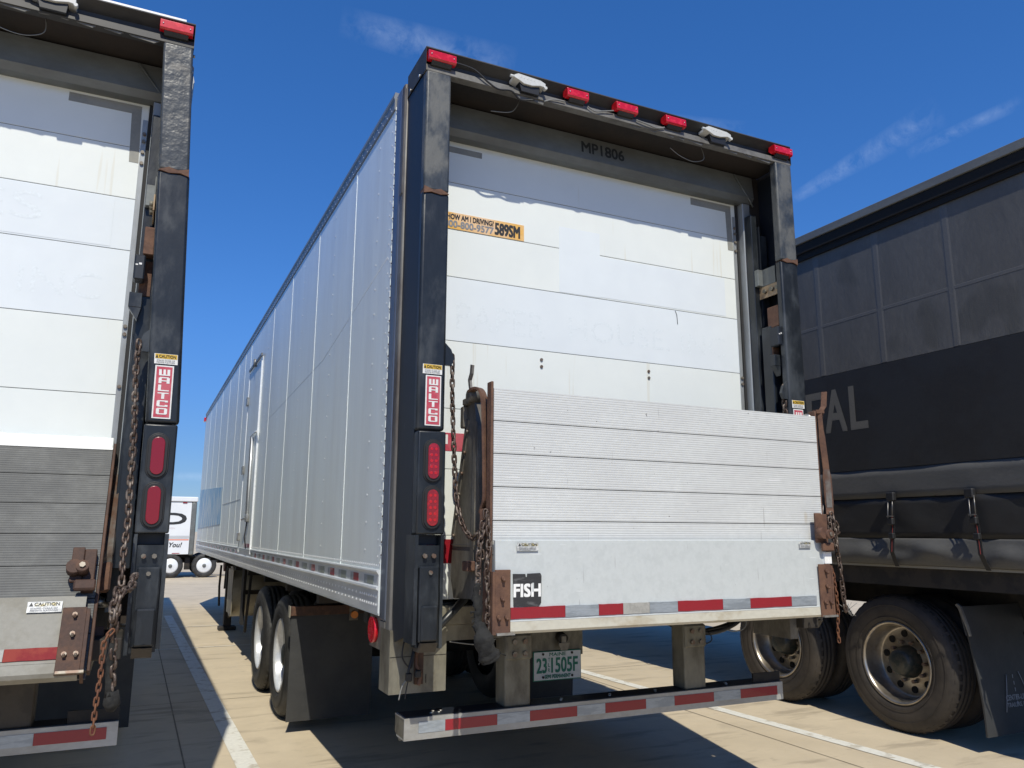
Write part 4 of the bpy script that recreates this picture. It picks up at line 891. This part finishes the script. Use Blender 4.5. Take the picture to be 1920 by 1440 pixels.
k.prism([(.004,3.30),(-.0116,3.322),(-.0116,3.345),(.004,3.365)],Y0,Y1,'y'); k.build('seam_ribs', up)
k = new('letter')
k.text('T', (-.0115,1.79,2.385), (0,-1,0), (0,0,1), .27,.355,.018).text('A', (-.0115,1.475,2.385), (0,-1,0), (0,0,1), .215,.355,.018).text('L', (-.0115,1.205,2.385), (0,-1,0), (0,0,1), .16,.355,.018)
split_build(k, 'lettering', up, .01)
k = new('curtrail'); k.box(-.06,.05,Y0,Y1,4.155,4.225,bev=.004); k.m('curtblk').box(-.045,.05,Y0,Y1,4.06,4.153,bev=.006); k.box(-.03,.05,Y0,Y1,4.0,4.058); k.m('curtblk').box(-.036,-.03,Y0,Y1,4.048,4.054); k.build('top_rail', CT)
k = new('beigeedge').box(.0,.03,Y0,Y1,1.262,1.280); k.m('under').box(.03,.10,Y0,Y1,1.12,1.28); k.build('bottom_rail', CT)
k = new('under'); k.box(.05,2.55,Y0,Y1,1.285,1.36); k.box(.75,.9,Y0,Y1,.9,1.28); k.box(1.7,1.85,Y0,Y1,.9,1.28)
for i in range(20): k.box(.1,2.5,Y0+.4+i*.85,Y0+.5+i*.85,1.17,1.284)
k.build('chassis', CT)
new('curt2').box(2.53,2.56,Y0,Y1,1.30,4.10).build('far_curtain', CT); new('curtrail').box(.05,2.56,Y0,Y1,4.1,4.2).build('roof', CT)
new('curtblk').box(.03,2.52,Y0-.03,Y0,1.30,4.10).build('rear_door', CT); new('curtblk').box(.03,2.52,Y1,Y1+.03,1.30,4.10).build('front_wall', CT)
def strap(y, lean, root):
    s = MB(); Z = [(1.835,-.02),(1.76,-.035),(1.66,-.04),(1.56,-.045),(1.48,-.06),(1.38,-.075),(1.27,-.03)]
    pts = [(x, y-lean*(1.835-z), z) for z, x in Z]
    s.m('strap').bar(pts, .036, .004, (0,1,0)); s.m('strapred').bar([(x-.003, yy, z) for x, yy, z in pts[2:6]], .003, .002, (0,1,0))
    s.m('strap').box(-.055,-.014,y-.035,y+.035,1.77,1.84,bev=.008)
    s.m('buckle').tube([(-.045,y+.022-lean*.13,1.79),(-.062,y+.022-lean*.2,1.66),(-.06,y+.02-lean*.25,1.60)],.004,5); s.tube([(-.045,y-.018-lean*.13,1.79),(-.062,y-.018-lean*.2,1.66)],.004,5)
    s.m('strap').box(-.075,-.04,y-.026-lean*.2,y+.026-lean*.2,1.585,1.64,bev=.008); s.m('buckle').box(-.08,-.05,y-.02-lean*.18,y+.02-lean*.18,1.648,1.658)
    s.m('strap').box(-.078,-.045,y-.024-lean*.3,y+.024-lean*.3,1.48,1.525,bev=.006)
    return s.build('curtain_strap', root)
for i in range(-9,11): strap(.86+i*.655, .0 if i != -1 else .14, CT)
for y in (1.06,2.36):
    dual_wheel(CT, .085, y, .52, 1, 1.06, 'tyrebrown', 'rimalu'); dual_wheel(CT, 2.50, y, .52, -1, 1.06, 'tyrebrown', 'rimalu')
    new('under').cyl((.4,y,.52),(2.2,y,.52),.07,12).build('axle', CT)
k = MB()
for y0 in (1.06,2.36):
    for i, (s_, ang) in enumerate((('RADIAL',60),('TUBELESS',-115))):
        n = len(s_)
        for j, ch in enumerate(s_):
            a = R(ang+(n/2-j)*-6*(1)); 
            d_ = Vector((0,-math.sin(a-R(60)+R(90)-R(90)),math.cos(a-R(60)))); t_ = Vector((0,-d_.z,d_.y))
            k.m('tyre').text(ch, Vector((.082,y0,.52))+d_*.375-t_*.015, t_*1, d_, .03,.036,.02)
k.bm.free()
# mud flap seen from behind
k = new('flap'); pr = []
for i in range(9): t = i/8; pr.append((.42-.05*t-.03*math.sin(t*2.4), .80-.68*t))
k.prism(pr+[(y+.012,z) for y, z in pr[::-1]], .10, .72, 'x'); k.m('flap').prism([(.44,1.0),(.40,.80),(.412,.80),(.452,1.0)], .06,.74,'x')
fl = k.build('mud_flap', CT)
k = new('weather').prism([(.47,1.01),(.45,.99),(.405,.87),(.385,.80),(.375,.80),(.39,.87),(.43,1.0),(.455,1.02)], .055,.075,'x'); k.build('flap_bracket', fl)
MT['logo'] = pm('logo_blue', (.10,.16,.34), .5); MT['logow'] = pm('logo_pale', (.24,.26,.29), .5)
k = MB()
def fy(z):
    t = (.80-z)/.68; return .42-.05*t-.03*math.sin(t*2.4)-.003
def ft(s_, x, z, w, h, mat, b=.02): k.m(mat).text(s_, (x,fy(z+h/2),z), (1,0,0), (0,(fy(z+h)-fy(z))/h,1), w, h, b)
ft('C', .38,.60,.07,.09,'logo',.03); ft('L', .42,.54,.07,.09,'logo',.03)
for i in range(5): k.m('logow').box(.468,.474,fy(.52-i*.045)-.001,fy(.52-i*.045)+.006,.49-i*.045,.515-i*.045)
for a, b_ in (((.40,.52),(.33,.27)),((.54,.53),(.63,.30))):
    P_ = [(a[0]+(b_[0]-a[0])*i/6, fy(a[1]+(b_[1]-a[1])*i/6)-.001, a[1]+(b_[1]-a[1])*i/6) for i in range(7)]; k.m('logow').tube(P_,.003,4)
ft('CENTER-LINE', .35,.345,.25,.035,'logow'); ft('TRAILERS, INC.', .355,.295,.25,.033,'logow')
k.build('flap_lettering', fl, label='pale road logo reading CENTER-LINE TRAILERS, INC.')
k = new('silvertape').box(.9,.912,.20,.5,.97,1.03); k.m('redtape').box(.9,.912,-.3,.199,.97,1.03); k.m('tank').box(.913,1.0,-.4,.7,.95,1.06); k.build('reflective_tape', CT)

# ---------------------------------------------------------------- far white trailer and its tractor
gz0 = gz(0,33)
FT = thing('box_trailer', (0,33,gz0), 'distant white box trailer with a large black letter D and the word You!', 'trailer')
z = lambda v: v-gz0
k = new('wtr'); k.box(-12.3,-.36,0,2.5,z(.55),z(2.72)); FTb = k.build('body', FT)
new('wtr').box(-12.35,-.12,-.06,2.56,z(2.74),z(2.95),bev=.03).build('top_rail', FT)
new('greymetal').box(-.358,-.15,-.02,2.52,z(.50),z(2.735),bev=.05,seg=2).build('corner_post', FT)
k = new('orange').box(-12.28,-.38,-.006,-.001,z(1.125),z(1.165)); k.m('greystripe')
for q in (1.20,1.245,1.29): k.box(-12.28,-.38,-.006,-.001,z(q),z(q+.016))
k.build('stripes', FTb)
k = new('ink'); k.text('D', (-1.38,-.008,z(1.80)),(1,0,0),(0,0,1),.84,.45,.03); 
k.text('You!', (-1.18,-.008,z(.84)),(1,0,0),(.28,0,1),.50,.20,.02); k.m('pinkink').text('ATION', (-1.28,-.008,z(1.60)),(1,0,0),(0,0,1),.32,.055,.0)
split_build(k, 'lettering', FTb, .03)
k = new('redtape')
for i in range(12): k.box(-12+i*1.0,-11.7+i*1.0,-.006,-.001,z(.57),z(.60))
k.box(-.72,-.55,-.03,-.001,z(2.68),z(2.72)); split_build(k, 'red_marker', FTb)
for sx, yy in ((1,.05),(-1,2.45)):
    w = bpy.data.objects.new('wheel', None); C.objects.link(w); w.parent = FT; c_ = (-10,yy,.5)
new('under').box(-12,-1,.8,1.7,z(.2),z(.549)).build('chassis', FT)
for o in [o for o in FT.children if o.name.startswith('wheel')]: bpy.data.objects.remove(o)
TR = thing('tractor_truck', (0,33,gz0), 'distant tractor unit with white wheel covers under the white trailer', 'truck')
def side_wheel(root, x, y, r):
    """wheel whose axle runs along y"""
    w = bpy.data.objects.new('wheel', None); C.objects.link(w); w.parent = root
    for nm, mat, prof in (('tyre','tyre',[(.02,.30),(0,.33),(0,.44),(.03,.48),(.06,.5),(.24,.5),(.27,.47),(.28,.33),(.26,.30)]),('wheel_cover','wtr',[(.015,.305),(.0,.30),(-.01,.24),(-.02,.18),(-.045,.10),(-.05,.075)]),('hub_cap','greymetal',[(-.045,.078),(-.075,.07),(-.085,.04),(-.085,0)])):
        mb = new(mat); mb.lathe((0,0,0), prof, 36, 1)
        mb.bm.transform(Matrix.Translation((x,y,r)) @ Matrix.Rotation(R(90),4,'Z') @ Matrix.Scale(r/.5,4)); mb.build(nm, w)
    return w
for x in (-1.02,.31): side_wheel(TR, x, .02, .5); side_wheel(TR, x, 2.2, .5)
side_wheel(TR, 4.6, .05, .5)
k = new('under'); k.box(-1.7,5.2,.75,.95,z(.17),z(.42)); k.box(-1.7,5.2,1.6,1.8,z(.17),z(.42)); k.box(-.75,.0,.45,2.0,z(.40),z(.49),bev=.02); k.box(-.45,-.25,.3,.7,z(-.1),z(.40)); k.build('frame', TR)
k = new('navy'); k.prism([(1.9,z(.15)),(5.4,z(.15)),(5.4,z(1.0)),(4.6,z(1.25)),(3.9,z(1.4)),(3.6,z(2.3)),(1.9,z(2.5))], .1,2.4,'y'); cb_ = k.build('cab', TR, bevel=.08)
k = new('glass').prism([(2.9,z(1.45)),(3.75,z(1.45)),(3.5,z(2.1)),(2.9,z(2.1))], .085,.11,'y'); k.build('window', cb_)
